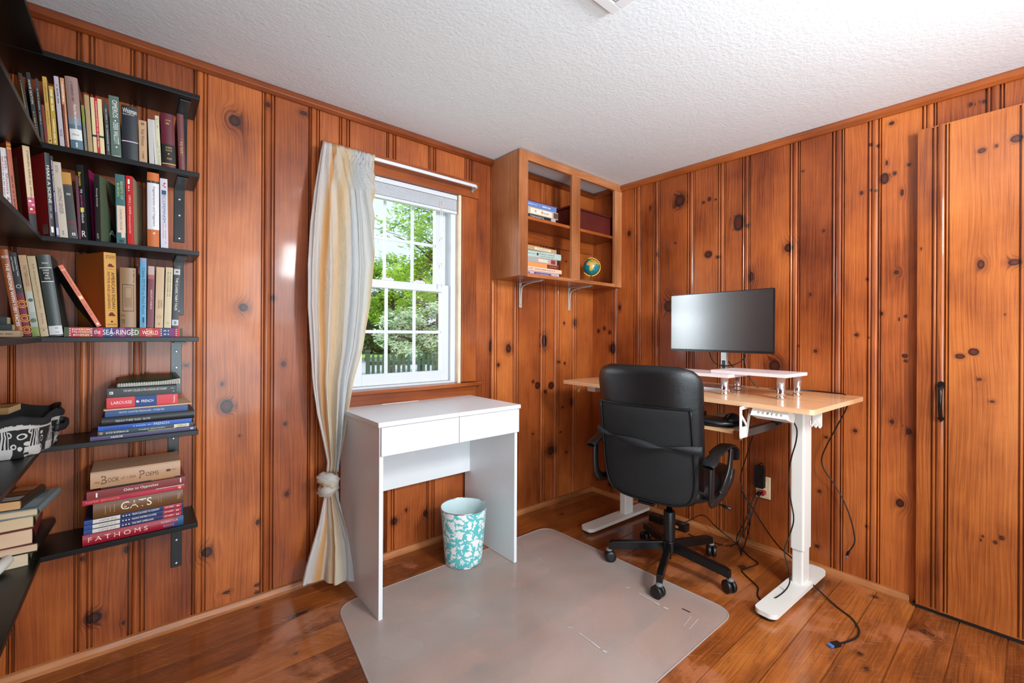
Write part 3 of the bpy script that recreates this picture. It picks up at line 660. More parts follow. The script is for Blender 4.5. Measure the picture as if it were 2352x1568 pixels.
# things on the tray
KB = thing('keyboard', 'black keyboard lying at the left of the keyboard tray under the desk', 'keyboard', tuple(sd.matrix_world @ Vector((0, 0, 0))))
KB.location = (-.325, -.925, 0); KB.rotation_euler = sd.rotation_euler
mb = MB(); mb.prism(rrect(-.15, -.02, -.10, .30, .02), trz, trz + .016, PLB); mb.build('keyboard_body', parent=KB, bevel=.004)
kk = MB()
for i in range(5):
    for j in range(16): kk.box(-.142 + i * .0235, -.122 + i * .0235, -.085 + j * .0225, -.066 + j * .0225, trz + .0155, trz + .021, PLB)
ok = kk.build('keys', parent=KB, bevel=.001); ok['kind'] = 'stuff'
MP = thing('mouse_pad', 'black curved mouse pad with a padded wrist rest on the keyboard tray', 'mouse pad', (-.325, -.925, 0)); MP.rotation_euler = sd.rotation_euler
mb = MB(); mb.prism([(-.27, -.325), (-.24, -.33), (-.08, -.33), (-.05, -.31), (-.05, -.17), (-.27, -.11), (-.30, -.21)], trz, trz + .004, PLB); mb.build('pad_base', parent=MP, bevel=.001)
mb = MB(); mb.tube([(-.235, -.325, trz + .014), (-.275, -.28, trz + .016), (-.288, -.21, trz + .017), (-.27, -.14, trz + .016), (-.24, -.10, trz + .012)], lambda q: .014 + .008 * math.sin(PI * q), PLB, 12, ry=.013); mb.build('wrist_rest', parent=MP)
MO = thing('computer_mouse', 'black computer mouse on the keyboard tray beside the white bracket', 'mouse', (-.325, -.925, 0)); MO.rotation_euler = sd.rotation_euler
mb = MB(); mb.lathe([(.001, .04), (.012, .038), (.022, .030), (.029, .016), (.031, .004), (.028, 0)], PLB, (0, 0, 0), 24, M=Matrix.Translation((-.125, -.268, trz + .004)) @ Matrix.Diagonal((1.7, 1, .95, 1))); mb.build('mouse_shell', parent=MO)
mb = MB(); mb.tube([(-.171, -.268, trz + .026), (-.157, -.268, trz + .035), (-.143, -.268, trz + .040)], .0035, pm('grey_rubber', '4a4c50', .6), 8); mb.build('scroll_wheel', parent=MO)
pa = thing('paper_note', 'folded pale paper lying behind the keyboard on the tray', 'paper', (-.325, -.925, 0)); pa.rotation_euler = sd.rotation_euler
mb = MB(); mb.box(-.06, .03, -.21, -.13, trz + .0045, trz + .0055, pm('pale_paper', 'c5cad2', .7), Matrix.Rotation(.1, 4, 'Z')); mb.build('sheet', parent=pa)
# ---- risers on the desk
PNK = pm('whitewashed_board', 'dcc9c8', .35, var=.05)
def riser(name, lab, pts, z0, z1, legs):
    c = sum((Vector(p) for p in pts), Vector((0, 0))) / 4
    r = thing(name, lab, 'monitor riser', (c[0], c[1], TZ), group='riser boards on the standing desk'); mb = MB()
    mb.prism([(p[0] - c[0], p[1] - c[1]) for p in pts], z0 - TZ, z1 - TZ, PNK); mb.build('board', parent=r, bevel=.0012)
    for lx, ly in legs:
        mb = MB(); h = z0 - TZ; mb.lathe([(.015, .0), (.0175, .003), (.0175, .010), (.0145, .013), (.0145, .018), (.0175, .021), (.0175, .026), (.0165, .029), (.0165, h)], CHR, (lx - c[0], ly - c[1], 0), 24)
        mb.build('leg', parent=r)
zt = .9645
q = [Zp(1621, 850.5, zt), Zp(1805, 860.5, zt), Zp(1873, 855.5, zt)]
e2 = Vector((1, -.06, 0)).normalized(); e1 = Vector((-.06, -1, 0)).normalized(); wdt = .225
p1 = q[1]; p0 = p1 - e1 * .325; p2 = p1 + e2 * wdt; p3 = p0 + e2 * wdt
riser('monitor_riser', 'upper whitewashed riser board at the right of the desk, three chrome legs showing', [p[:2] for p in (p0, p1, p2, p3)], zt - .014, zt, [tuple((p1 - e1 * .03 + e2 * .03)[:2]), tuple((p2 - e1 * .03 - e2 * .03)[:2]), tuple((p3 + e1 * .03 - e2 * .03)[:2])])
zl = zt - .0145
r0 = Zp(1673, 861, zl); f1 = Vector((.02, 1, 0)).normalized() * .52; f2 = Vector((1, -.02, 0)) * .2
a0 = r0; a1 = r0 + f1; a2 = a1 + f2; a3 = a0 + f2
riser('monitor_riser', 'lower whitewashed riser board half hidden behind the office chair', [p[:2] for p in (a0, a3, a2, a1)], zl - .014, zl, [tuple((a0 + Vector((.028, .028, 0)))[:2]), tuple((a1 + Vector((.028, -.028, 0)))[:2]), tuple((a2 + Vector((-.03, -.03, 0)))[:2])])
# ---- monitor
ml = Xp(1541, 740, -.215); mr = Xp(1778, 740, -.25)
mc = (ml + mr) / 2; dv = mr - ml; ma = math.atan2(dv.y, dv.x) ; mw = Vector((dv.x, dv.y, 0)).length
mo = thing('monitor', 'flat black computer monitor on a silver stand on the standing desk', 'monitor', (mc.x, mc.y, TZ), ma)
zb_, zt_ = 1.040 - TZ, 1.352 - TZ
SCR = NT('matte_screen'); SCR.b.inputs['Base Color'].default_value = lin('0f1214'); SCR.b.inputs['Roughness'].default_value = .225; SCR.b.inputs['IOR'].default_value = 2.4
mb = MB(); mb.prism(rrect(-mw / 2, mw / 2, zb_, zt_, .004, 3), -.0, .012, pm('monitor_bezel', '0c0d0f', .3, var=0), Matrix(((1, 0, 0, 0), (0, 0, 1, 0), (0, 1, 0, 0), (0, 0, 0, 1)))); mb.build('housing', parent=mo, bevel=.0015)
mb = MB(); mb.box(-mw / 2 + .004, mw / 2 - .004, -.0012, -.0002, zb_ + .012, zt_ - .004, SCR.m); mb.build('screen', parent=mo)
mb = MB(); mb.prism(rrect(-mw * .3, mw * .3, zb_ + .02, zt_ - .06, .02, 3), .012, .035, pm('monitor_bezel', '', 0), Matrix(((1, 0, 0, 0), (0, 0, 1, 0), (0, 1, 0, 0), (0, 0, 0, 1)))); mb.build('rear_cover', parent=mo, bevel=.006)
SIL = pm('silver_stand', 'c3c6c9', .25, .8, var=0)
sx = Xp(1664, 820, mc.x + .05); sl = (sx.y - mc.y) / math.sin(ma) if abs(math.sin(ma)) > .1 else 0
mb = MB(); mb.prism(rrect(sl - .018, sl + .018, .036, .05, .004, 2), .008, .24, SIL); mb.prism(rrect(sl - .009, sl + .009, .0345, .036, .0, 1), .09, .14, pm('slot_black', '33363a', .5, var=0)); mb.build('stand_neck', parent=mo, bevel=.002)
mb = MB(); mb.prism(rrect(sl - .12, sl + .095, -.09, .085, .006, 3), .0, .008, SIL); mb.build('stand_base', parent=mo, bevel=.002)
# cables hanging under the monitor
CB = pm('cable_rubber', '0e0f11', .4, var=0)
def cable(name, lab, pts, r=.0028, par=None, group=None, plugs=()):
    mb = MB(); mb.tube(pts, r, CB, 8)
    c = thing(name, lab, 'cable', tuple(pts[0]), group=group or 'black cables around the standing desk')
    under(c, mb, 'cord')
    return c
def usb(c, p, d, s=1):
    p = Vector(p); d = Vector(d).normalized(); M = Matrix.Translation(p) @ d.to_track_quat('X', 'Z').to_matrix().to_4x4()
    mb = MB(); mb.prism(rrect(0, .026 * s, -.007 * s, .007 * s, .003, 2), -.004 * s, .004 * s, PLB, M); o = under(c, mb, 'plug', bevel=.001)
    mb = MB(); mb.box(.026 * s, .036 * s, -.006 * s, .006 * s, -.0024 * s, .0024 * s, pm('blue_usb', '3b78c4', .35), M); mb.box(.0255 * s, .0362 * s, -.0062 * s, -.0058 * s, -.003 * s, .003 * s, CHR, M); mb2 = mb.build('connector_tip'); mb2.parent = o
X_ = lambda x, y, d: Xp(x, y, d)
cable('monitor_cable', 'black cable looping in a U below the monitor', [X_(1629, 808, -.19), X_(1636, 827, -.20), X_(1650, 838, -.21), X_(1668, 840, -.21), X_(1690, 836, -.2), X_(1708, 824, -.18), X_(1712, 815, -.17)])
cable('monitor_cable', 'black cable running from the monitor down to the riser board', [X_(1662, 810, -.17), X_(1670, 825, -.16), X_(1683, 842, -.13), X_(1692, 850, -.09), X_(1702, 880, -.06)])
cable('monitor_cable', 'long black cable crossing the desk and hanging over its right end to a blue plug', [X_(1708, 812, -.16), X_(1709, 830, -.14), X_(1714, 850, -.10), X_(1722, 866, -.075), X_(1734, 884, -.07), X_(1750, 892.5, -.065), Zp(1785, 893.5, TZ + .003), Zp(1830, 895.5, TZ + .003), Zp(1870, 897.5, TZ + .003), Zp(1915, 902, TZ + .004), Zp(1938, 905, TZ + .003), X_(1948, 915, -.085), X_(1948, 925, -.085), X_(1939, 948, -.08), X_(1916, 990, -.06), X_(1893, 1035, -.05), X_(1887, 1058, -.045), X_(1894, 1080, -.04), X_(1915, 1110, -.03), X_(1938, 1150, -.03), X_(1955, 1195, -.03), X_(1963, 1235, -.03), X_(1960, 1252, -.035), X_(1950, 1266, -.04)])
lc = D.objects['monitor_cable.002']
usb(lc, X_(1950, 1266, -.04), X_(1941, 1283, -.05) - X_(1950, 1266, -.04), .8)
F_ = lambda x, y, h=.004: Fp(x, y, h)
c = cable('usb_extension_cable', 'black cable on the floor beside the near desk foot with a blue plug', [F_(1839, 1312, .05), F_(1852, 1327, .04), F_(1890, 1364, .012), F_(1926, 1396), F_(1955, 1418), F_(1970, 1438), F_(1973, 1452), F_(1966, 1464), F_(1945, 1473), F_(1926, 1478)], .0033)
usb(c, F_(1928, 1477, .007), F_(1903, 1483, .007) - F_(1928, 1477, .007), 1.35)
# ---- plug, brick, strip and the tangle of cables
op = Xp(1748, 1094, -.04)
pb = thing('power_adapter', 'black power brick plugged into the wall outlet behind the desk', 'power adapter', tuple(op))
mb = MB(); mb.prism(rrect(-.022, .022, -.055, .06, .006, 3), -.028, .0, PLB, Matrix(((0, 0, 1, 0), (1, 0, 0, 0), (0, 1, 0, 0), (0, 0, 0, 1)))); mb.build('adapter_body', parent=pb, bevel=.003)
mb = MB(); mb.tube([(-.02, .0, .055), (-.03, -.005, .075), (-.03, -.02, .076), (-.034, -.028, .05), (-.034, -.02, .02), (-.033, -.008, .002)], .0026, CB, 8); mb.build('lead', parent=pb)
rp = Xp(1752, 1130, -.02); 
rpl = thing('red_plug', 'small red plug in the lower socket of the wall outlet', 'plug', tuple(rp))
mb = MB(); mb.prism(rrect(-.014, .014, -.012, .010, .004, 2), -.024, .009, pm('red_rubber', 'c22222', .4), Matrix(((0, 0, 1, 0), (1, 0, 0, 0), (0, 1, 0, 0), (0, 0, 0, 1)))); mb.build('plug_body', parent=rpl, bevel=.002)
mb = MB(); mb.lathe([(.008, 0), (.007, .014), (.004, .022)], PLB, M=Matrix.Translation((-.024, .008, .0)) @ Matrix.Rotation(math.radians(-120), 4, 'Y')); mb.build('black_collar', parent=rpl)
F2 = lambda x, y, h=.004: Fp(x, y, h)
def Xw(x, y, d=-.06): return Xp(x, y, d)
cable('power_cable', 'black cable sagging from the wall outlet to the floor, loops nearest the wall', [Xw(1745, 1126, -.03), Xw(1733, 1140, -.06), Xw(1722, 1165, -.09), Xw(1712, 1195, -.11), Xw(1697, 1222, -.12), Xw(1692, 1240, -.12), F2(1700, 1262), F2(1702, 1274), F2(1706, 1262, .01), F2(1714, 1240, .03), Xw(1722, 1205, -.12), Xw(1724, 1180, -.11), Xw(1716, 1150, -.1), Xw(1705, 1120, -.09), Xw(1701, 1095, -.09), Xw(1712, 1055, -.1), Xw(1726, 1010, -.11), Xw(1730, 992, -.12)])
cable('power_cable', 'black cable hanging straight down behind the chair arm', [Xw(1752, 1128, -.045), Xw(1738, 1150, -.07), Xw(1726, 1185, -.10), Xw(1714, 1212, -.12), Xw(1700, 1232, -.14), Xw(1694, 1246, -.15), F2(1680, 1252, .006), F2(1662, 1252, .005), F2(1640, 1246), F2(1600, 1234), F2(1582, 1226, .006)])
cable('power_cable', 'black cable slanting from under the desk down to the near desk leg', [Xw(1702, 1125, -.07), Xw(1714, 1146, -.06), Xw(1730, 1168, -.055), Xw(1757, 1212, -.08), Xw(1785, 1250, -.12), Xw(1808, 1272, -.17), Xw(1830, 1290, -.2)])
cable('power_cable', 'black cable arching over the power strip toward the wall', [F2(1563, 1203, .03), F2(1580, 1196, .05), Xw(1607, 1183, -.05), Xw(1623, 1187, -.045), Xw(1640, 1205, -.05), Xw(1662, 1224, -.07), F2(1690, 1246, .006), F2(1700, 1256), F2(1722, 1278), F2(1740, 1291), F2(1738, 1296), F2(1712, 1306), F2(1704, 1310), F2(1716, 1324), F2(1738, 1344), F2(1742, 1352), F2(1740, 1364), F2(1746, 1375), F2(1758, 1379), F2(1780, 1373, .035), F2(1803, 1356, .04), Xp(1814, 1335, -.42), Xp(1811, 1305, -.42), Xp(1802, 1265, -.41), Xp(1815, 1225, -.38), Xp(1823, 1190, -.37), Xp(1815, 1140, -.37), Xp(1812, 1090, -.37), Xp(1818, 1050, -.38), Xp(1828, 1015, -.42), Xp(1830, 985, -.5), Xp(1818, 962, -.58)])
st = thing('power_strip', 'black power strip lying on the floor behind the chair base', 'power strip', tuple(F2(1520, 1205, .0)))
a = F2(1494, 1192, .0); b = F2(1580, 1221, .0); d = b - a; M = Matrix.Translation((a + b) / 2 + Vector((0, 0, 0))) @ d.to_track_quat('X', 'Z').to_matrix().to_4x4(); L2 = d.length / 2
mb = MB(); mb.prism(rrect(-L2, L2, -.026, .026, .008, 3), .001, .038, PLB, M); under(st, mb, 'housing', bevel=.003)
for k in range(4):
    mb = MB(); mb.box(-L2 + .03 + k * .055, -L2 + .058 + k * .055, -.016, .016, .0378, .0392, pm('slot_black', '', 0), M); under(st, mb, 'socket')
mb = MB(); mb.box(L2 - .065, L2 - .045, -.027, -.0255, .012, .026, pm('orange_switch', 'e0813a', .4), M); under(st, mb, 'switch')
# ---- office chair
HX, HY_ = -.558, -.936
ch = thing('office_chair', 'black leather office chair with star base in front of the standing desk', 'chair', (HX, HY_, fz(HX, HY_)), math.radians(8))
LEA = NT('black_leather'); LEA.b.inputs['Base Color'].default_value = lin('0e0f11'); LEA.b.inputs['Roughness'].default_value = .36
vo = LEA.n('ShaderNodeTexVoronoi'); LEA.put(vo.inputs['Vector'], LEA.obj()); vo.inputs['Scale'].default_value = 420; LEA.bump(LEA.math('ADD', vo.outputs['Distance'], LEA.math('MULTIPLY', LEA.noise(LEA.obj(), 16, 3), 2.0)), .25, .002); LEA = LEA.m
FAB = pm('black_woven_fabric', '0e0f11', .8, var=.25, bump=.4, bscale=700)
def backpanel(z0, z1, wfn, xf, xb, rt, rb, m, name, nz=28, ny=18, bulge=.0, **k):
    mb = MB(); front = []; back = []
    def P(i, j, side):
        z = z0 + (z1 - z0) * j / (nz - 1); hw = wfn(z)
        if rt and z > z1 - rt: q = (z - (z1 - rt)) / rt; hw -= rt * (1 - math.sqrt(max(0, 1 - q * q)))
        if rb and z < z0 + rb: q = ((z0 + rb) - z) / rb; hw -= rb * (1 - math.sqrt(max(0, 1 - q * q)))
        s = -1 + 2 * i / (ny - 1); y = s * hw
        sh = 1 - abs(s) ** 6; e = min(1, (z1 - z) / .03, (z - z0) / .03 if rb else 1); e = math.sqrt(max(0, min(1, e)))
        lean = -(z - .42) * .16 + .05 * (abs(y) / .24) ** 2
        x = (xb if side else xf) ; mid = (xf + xb) / 2
        return Vector((mid + (x - mid) * max(.15, sh) * (.35 + .65 * e) + lean, y, z))
    mb.grid(lambda i, j: P(i, j, 0), ny, nz, m); mb.grid(lambda i, j: P(i, j, 1), ny, nz, m)
    # rim
    idx = [(i, 0) for i in range(ny)] + [(ny - 1, j) for j in range(1, nz)] + [(i, nz - 1) for i in range(ny - 2, -1, -1)] + [(0, j) for j in range(nz - 2, 0, -1)]
    mb.grid(lambda i, j: P(idx[i][0], idx[i][1], j), len(idx), 2, m, closed_u=True)
    o = mb.build(name, parent=ch, **k); bm = bmesh.new(); bm.from_mesh(o.data); bmesh.ops.remove_doubles(bm, verts=bm.verts, dist=.0003); bmesh.ops.recalc_face_normals(bm, faces=bm.faces); bm.to_mesh(o.data); bm.free()
    return o
wf = lambda z: .224 + .016 * max(0, min(1, (z - .42) / .5))
bs = backpanel(.385, .995, wf, -.185, -.262, .085, .10, LEA, 'backrest_cushion', nz=40, ny=26)
bs2 = backpanel(.395, .82, lambda z: wf(z) - .010, -.25, -.272, 0, .095, FAB, 'backrest_fabric', nz=30, ny=24)
mb = MB()
for k in range(2):
    pass
def bpt(y, z, off): return Vector((-.262 - off - (z - .42) * .16 + .05 * (abs(y) / .24) ** 2, y, z))
mb.tube([bpt(y, .822 - .03 * 0, .006) for y in [-.215 + .043 * k for k in range(11)]], .0028, LEA, 6); mb.build('seam_piping', parent=ch)
mb = MB()
rim = [(-.205, .818), (-.208, .6), (-.205, .50), (-.185, .43), (-.13, .402), (0, .398), (.13, .402), (.185, .43), (.205, .50), (.208, .6), (.205, .818)]
mb.tube([bpt(y, z, .008) for y, z in rim], .0035, LEA, 6); mb.build('fabric_binding', parent=ch)
# twisted strap across the back
mb = MB(); N = 60
def strap(i, j):
    s = i / (N - 1); y = .245 - .49 * s; z = .685 - .01 * math.sin(PI * s) - .028 * s; tw = PI * 2 * s * 1.0 + .35
    h = .017 * (1 if j else -1); p = bpt(y * .98, z, .026 - .012 * abs(2 * s - 1) ** 3)
    c_ = math.cos(tw * .98); s_ = math.sin(tw * .98)
    return p + Vector((h * s_ * .5, 0, h * c_))
mb.grid(lambda i, j: strap(i, j), N, 2, pm('black_strap', '1a1c1f', .6, bump=.3, bscale=500)); mb.build('strap', parent=ch, solid=.0015)
# seat
mb = MB(); so = rrect(-.23, .25, -.235, .235, .08, 6)
pr = [(.93, .415), (1.0, .425), (1.02, .445), (1.0, .475), (.95, .49), (.6, .498), (.01, .496)]
mb.grid(lambda i, j: Vector((so[i][0] * pr[j][0], so[i][1] * pr[j][0], pr[j][1])), len(so), len(pr), LEA, closed_u=True)
mb.add([(a * .93, b * .93, .415) for a, b in so], [list(range(len(so)))], PLB); mb.build('seat_cushion', parent=ch)
mb = MB(); mb.box(-.09, .09, -.07, .07, .375, .414, BMT); mb.prism([(-.06, -.035), (-.27, -.035), (-.27, .035), (-.06, .035)], .382, .392, BMT); mb.build('seat_mechanism', parent=ch, bevel=.003)
mb = MB(); mb.tube([(0, -.06, .392), (-.02, -.16, .386), (-.02, -.25, .37), (-.02, -.275, .365)], .0045, BMT, 8); mb.tube([(-.02, -.25, .37), (-.02, -.285, .363)], .007, PLB, 8, smooth_path=False); mb.build('tilt_lever', parent=ch)
# arms
for s in (-1, 1):
    y = .268 * s
    mb = MB()
    path = [(-.285, .600), (-.23, .622), (-.16, .640), (-.08, .647), (0, .638), (.05, .614), (.075, .585), (.085, .562)]
    pts = spline([Vector((x, y, z)) for x, z in path], 4); n = len(pts)
    def arm(i, j):
        q = i / (n - 1); w = .030 * (math.sin(PI * min(1, q * 2.2 + .28)) if q < .25 else 1) * (1 - .35 * max(0, q - .7) / .3); w = max(w, .015)
        a = 2 * PI * j / 10; return pts[i] + Vector((0, w * math.cos(a), .008 * math.sin(a)))
    mb.grid(lambda i, j: arm(i, j % 10), n, 11, PLB); mb.build('armrest', parent=ch)
    mb = MB(); mb.tube([(-.235, y, .615), (-.238, y, .53), (-.232, y * .99, .47), (-.20, y * .97, .435), (-.12, y * .96, .425), (-.02, y * .97, .44), (.035, y * .99, .475), (.055, y, .52)], .022, PLB, 10, ry=.010, upv=(0, 1, 0))
    mb.tube([(.035, y, .62), (.02, y, .57), (-.005, y, .52), (-.05, y * .98, .47), (-.10, y * .97, .44)], .020, PLB, 10, ry=.010, upv=(0, 1, 0)); mb.tube([(-.1, y * .97, .43), (-.1, .2 * s, .415)], .012, PLB, 8, smooth_path=False)
    mb.build('arm_support', parent=ch)
mb = MB(); mb.lathe([(.026, .085), (.027, .10), (.027, .27), (.024, .277), (.015, .277)], PLB, seg=24); mb.lathe([(.0135, .27), (.0135, .385)], pm('dark_steel', '2e2a2a', .2, .9), seg=20); mb.lathe([(.010, .045), (.010, .09)], BMT, seg=16); mb.build('gas_lift', parent=ch)
mb = MB(); mb.lathe([(.030, .082), (.034, .085), (.034, .135), (.030, .138)], BMT, seg=24); mb.build('base_hub', parent=ch, bevel=.001)
for k, a in enumerate([202, 272, 345, 56, 128]):
    a = math.radians(a - 8); ca, sa = math.cos(a), math.sin(a); R = Matrix.Rotation(a, 4, 'Z')
    mb = MB(); w = .0135
    top = [(.03, .130), (.285, .105)]; bot = [(.03, .088), (.285, .066)]
    vs = []
    for x, zt2, zb2 in ((.028, .130, .088), (.262, .106, .068), (.285, .098, .064)):
        for yy in (-w, w): vs += [R @ Vector((x, yy, zb2)), R @ Vector((x, yy, zt2))]
    mb.add(vs, [(0, 1, 3, 2), (8, 10, 11, 9)] + [(b, b + 4, b + 5, b + 1) for b in (0, 4)] + [(b + 2, b + 3, b + 7, b + 6) for b in (0, 4)] + [(b + 1, b + 5, b + 7, b + 3) for b in (0, 4)] + [(b, b + 2, b + 6, b + 4) for b in (0, 4)], BMT)
    lg = mb.build('base_leg', parent=ch, bevel=.003)
    mb = MB(); ang2 = a + [1.2, -.5, .9, .3, .2][k]; hc = R @ Vector((.285 + .0, 0, 0)); M = Matrix.Translation((hc.x, hc.y, .028)) @ Matrix.Rotation(ang2, 4, 'Z')
    RX = Matrix(((1, 0, 0, 0), (0, 0, 1, 0), (0, 1, 0, 0), (0, 0, 0, 1)))
    for yy in (-1, 1):
        mb.lathe([(.012, 0), (.0255, .0), (.0275, .003), (.0275, .014), (.024, .018), (.010, .018)], PLB, M=M @ Matrix.Translation((-.006, yy * .004, 0)) @ (RX if yy > 0 else RX @ Matrix.Diagonal((1, 1, -1, 1))), seg=22)
    mb.lathe([(.014, .026), (.016, .03), (.014, .036), (.006, .04)], pm('grey_collar', '6b6a68', .5), M=M, seg=14)
    o = mb.build('caster'); o.parent = lg
# ---- desk globe, box, cabinet ----------------------------------
cab = thing('wall_cabinet', 'open wooden wall cabinet with two bays hung in the corner under the ceiling', 'cabinet', (-.466, 0, 1.45))
CZ0, CZ1 = 1.450, cz(-.1, -.25) - .001
mb = MB(); mb.box(-.933, -.915, -.231, -.001, CZ0, CZ1, PC); under(cab, mb, 'side_panel', grain='z', bevel=.001)
ft = []
def ff(x0, x1, z0, z1, g, nm='face_frame', y0=-.25):
    mb = MB(); mb.box(x0, x1, y0, -.2315, z0, z1, PC); under(cab, mb, nm, grain=g, bevel=.0015)
zr = Wp(1213, 367, -.25)[2]
ff(-.934, -.868, CZ0, CZ1, 'z'); ff(-.868, -.0, zr, CZ1, 'x'); ff(-.505, -.429, CZ0 + .02, zr, 'z'); ff(-.080, -.001, CZ0, zr, 'z'); ff(-.868, -.08, CZ0, CZ0 + .0205, 'x')
mb = MB(); mb.box(-.914, -.001, -.231, -.001, CZ0, CZ0 + .018, PT); under(cab, mb, 'bottom_panel', grain='x')
zs = 1.778
mb = MB(); mb.box(-.914, -.001, -.229, -.001, zs, zs + .018, PT); under(cab, mb, 'shelf', grain='x', bevel=.001)
mb = MB(); mb.box(-.914, -.023, -.02, -.001, zs - .075, zs - .001, PT); under(cab, mb, 'hanging_rail', grain='x')
def bracket(name, lab, x, z, m, dep, ht, w, grp, th=.0035, s=1, brace=True, scr=(.25, .9)):
    r = thing(name, lab, 'shelf bracket', (x, 0, z), group=grp)
    mb = MB(); mb.box(x - w / 2, x + w / 2, -th - .0005, -.0005, z - ht, z, m); mb.box(x - w / 2, x + w / 2, -dep, -.0005, z - th, z - .0002, m)
    if brace: mb.tube([(x, -.004, z - ht * .85), (x, -.012, z - ht * .3), (x, -.03, z - .022), (x, -dep * .45, z - .010), (x, -dep * .95, z - .004)], .0045 * s, m, 8)
    under(r, mb, 'bracket_arm', bevel=.001)
    for q in scr:
        mb = MB(); mb.lathe([(.0045, 0), (.0045, .0012), (.002, .0018)], SIL, M=Matrix.Translation((x, -th, z - ht * q)) @ Matrix.Rotation(PI / 2, 4, 'X'), seg=12); under(r, mb, 'screw')
    return r
BGM = pm('beige_painted_metal', 'b9aea4', .45, var=.05)
bracket('shelf_bracket', 'beige metal bracket under the left end of the wall cabinet', -.704, CZ0, BGM, .2, .155, .022, 'brackets under the wall cabinet')
bracket('shelf_bracket', 'beige metal bracket under the right half of the wall cabinet', -.255, CZ0, BGM, .2, .155, .022, 'brackets under the wall cabinet')
bxr = thing('wooden_box', 'dark red wooden box with a lid on the upper shelf of the wall cabinet', 'box', (-.24, -.13, zs + .018))
RDW = pm('dark_red_wood', '541813', .45, var=.2)
mb = MB(); mb.box(-.225, .225, -.07, .085, 0, .125, RDW); mb.build('box_body', parent=bxr, bevel=.002)
mb = MB(); mb.box(-.235, .232, -.078, .09, .126, .138, RDW); mb.build('lid', parent=bxr, bevel=.002)
# globe
gc = Wp(1358, 613, -.17); gr = .054
gl = thing('desk_globe', 'small teal desk globe with a gold ring on the cabinet bottom shelf', 'globe', (gc[0], gc[1], CZ0 + .0185))
gz = gc[2] - (CZ0 + .0185)
AF = [(-6, 35), (10, 37), (20, 32), (32, 31), (37, 22), (43, 12), (51, 11), (41, -3), (40, -15), (35, -24), (31, -30), (20, -35), (15, -27), (12, -17), (13, -6), (9, 3), (5, 5), (-8, 4), (-16, 12), (-17, 21), (-10, 30)]
EU = [(-9, 37), (-9, 43), (-2, 44), (-4, 48), (8, 55), (10, 64), (25, 70), (60, 70), (90, 68), (110, 60), (110, 40), (95, 22), (80, 10), (72, 20), (58, 25), (55, 18), (44, 13), (35, 28), (36, 36), (27, 37), (20, 40), (12, 42), (3, 42), (-2, 37)]
MG = [(44, -16), (50, -15), (47, -25), (44, -24)]
def inp(x, y, P):
    c = False
    for i in range(len(P)):
        x1, y1 = P[i]; x2, y2 = P[i - 1]
        if (y1 > y) != (y2 > y) and x < (x2 - x1) * (y - y1) / (y2 - y1) + x1: c = not c
    return c
TEAL = pm('globe_ocean', '0f7f86', .25, coat=.5); SAND = pm('globe_land', 'd8a850', .3, var=.25, coat=.5); GOLD = pm('brass', 'd9a94e', .3, .8)
mb = MB(); NU, NV = 96, 60; vs = []; face_to = math.atan2(CAM[1] - gc[1], CAM[0] - gc[0])
for j in range(NV + 1):
    for i in range(NU):
        lo = 2 * PI * i / NU; la = PI * (j / NV - .5); vs.append(Vector((gr * math.cos(la) * math.cos(lo), gr * math.cos(la) * math.sin(lo), gr * math.sin(la))))
F1 = []; F2_ = []
for j in range(NV):
    for i in range(NU):
        lo = (i + .5) / NU * 360 - 180; la = ((j + .5) / NV - .5) * 180; f = (j * NU + i, j * NU + (i + 1) % NU, (j + 1) * NU + (i + 1) % NU, (j + 1) * NU + i)
        lon = lo if lo < 180 else lo - 360
        (F2_ if any(inp(lo, la, P) for P in (AF, EU, MG)) else F1).append(f)
Mg = Matrix.Translation((0, 0, gz)) @ Matrix.Rotation(face_to + PI - math.radians(22), 4, 'Z') @ Matrix.Rotation(math.radians(8), 4, 'X')
mb.add([Mg @ v for v in vs], F1, TEAL, True); mb.add([Mg @ v for v in vs], F2_, SAND, True); mb.build('sphere', parent=gl)
mb = MB(); rr = gr + .006; rv = Vector((CR[0], CR[1], 0))
mb.tube([Vector((0, 0, gz)) + rv * rr * math.cos(a) + Vector((0, 0, rr * math.sin(a))) for a in [math.radians(115 - 8 * k) for k in range(34)]], .0028, GOLD, 8, smooth_path=False); mb.lathe([(.004, 0), (.004, .006)], GOLD, M=Matrix.Translation(Vector((0, 0, gz)) + rv * rr), seg=10); mb.build('meridian_ring', parent=gl)
mb = MB(); mb.lathe([(.038, 0), (.040, .003), (.030, .006), (.008, .009), (.006, max(.012, gz - gr - .004))], GOLD, seg=28); mb.build('base', parent=gl)
# ---- curtain rod and curtain
rod = thing('curtain_rod', 'flat white curtain rod across the top of the window', 'curtain rod', (-1.5, -.08, 1.94))
RZ = 1.944
mb = MB(); mb.tube([(-1.90, -.002, RZ), (-1.90, -.07, RZ), (-1.885, -.08, RZ), (-1.5, -.082, RZ), (-1.105, -.08, RZ), (-1.088, -.07, RZ), (-1.088, -.002, RZ)], .0035, VIN, 8, smooth_path=False, ry=.009); under(rod, mb, 'rod_bar')
mb = MB(); mb.box(-1.096, -1.084, -.03, -.017, RZ - .02, RZ + .012, SIL); under(rod, mb, 'wall_bracket')
t = NT('crinkled_cream_silk'); s_ = t.sep(t.attr('cs')); ob = t.obj()
st_ = t.ramp(s_[0], [(0, lin('f1eeec')), (.16, lin('f3efea')), (.21, lin('f0c88c')), (.245, lin('efba70')), (.275, lin('f5eee2')), (.36, lin('f5ebda')), (.43, lin('f5dcb4')), (.50, lin('f4e6cc')), (.66, lin('e6e8ea')), (.95, lin('eceae6')), (1, lin('f0dcb8'))])
t.put(t.b.inputs['Base Color'], st_); t.b.inputs['Roughness'].default_value = .55; t.b.inputs['Sheen Weight'].default_value = .3
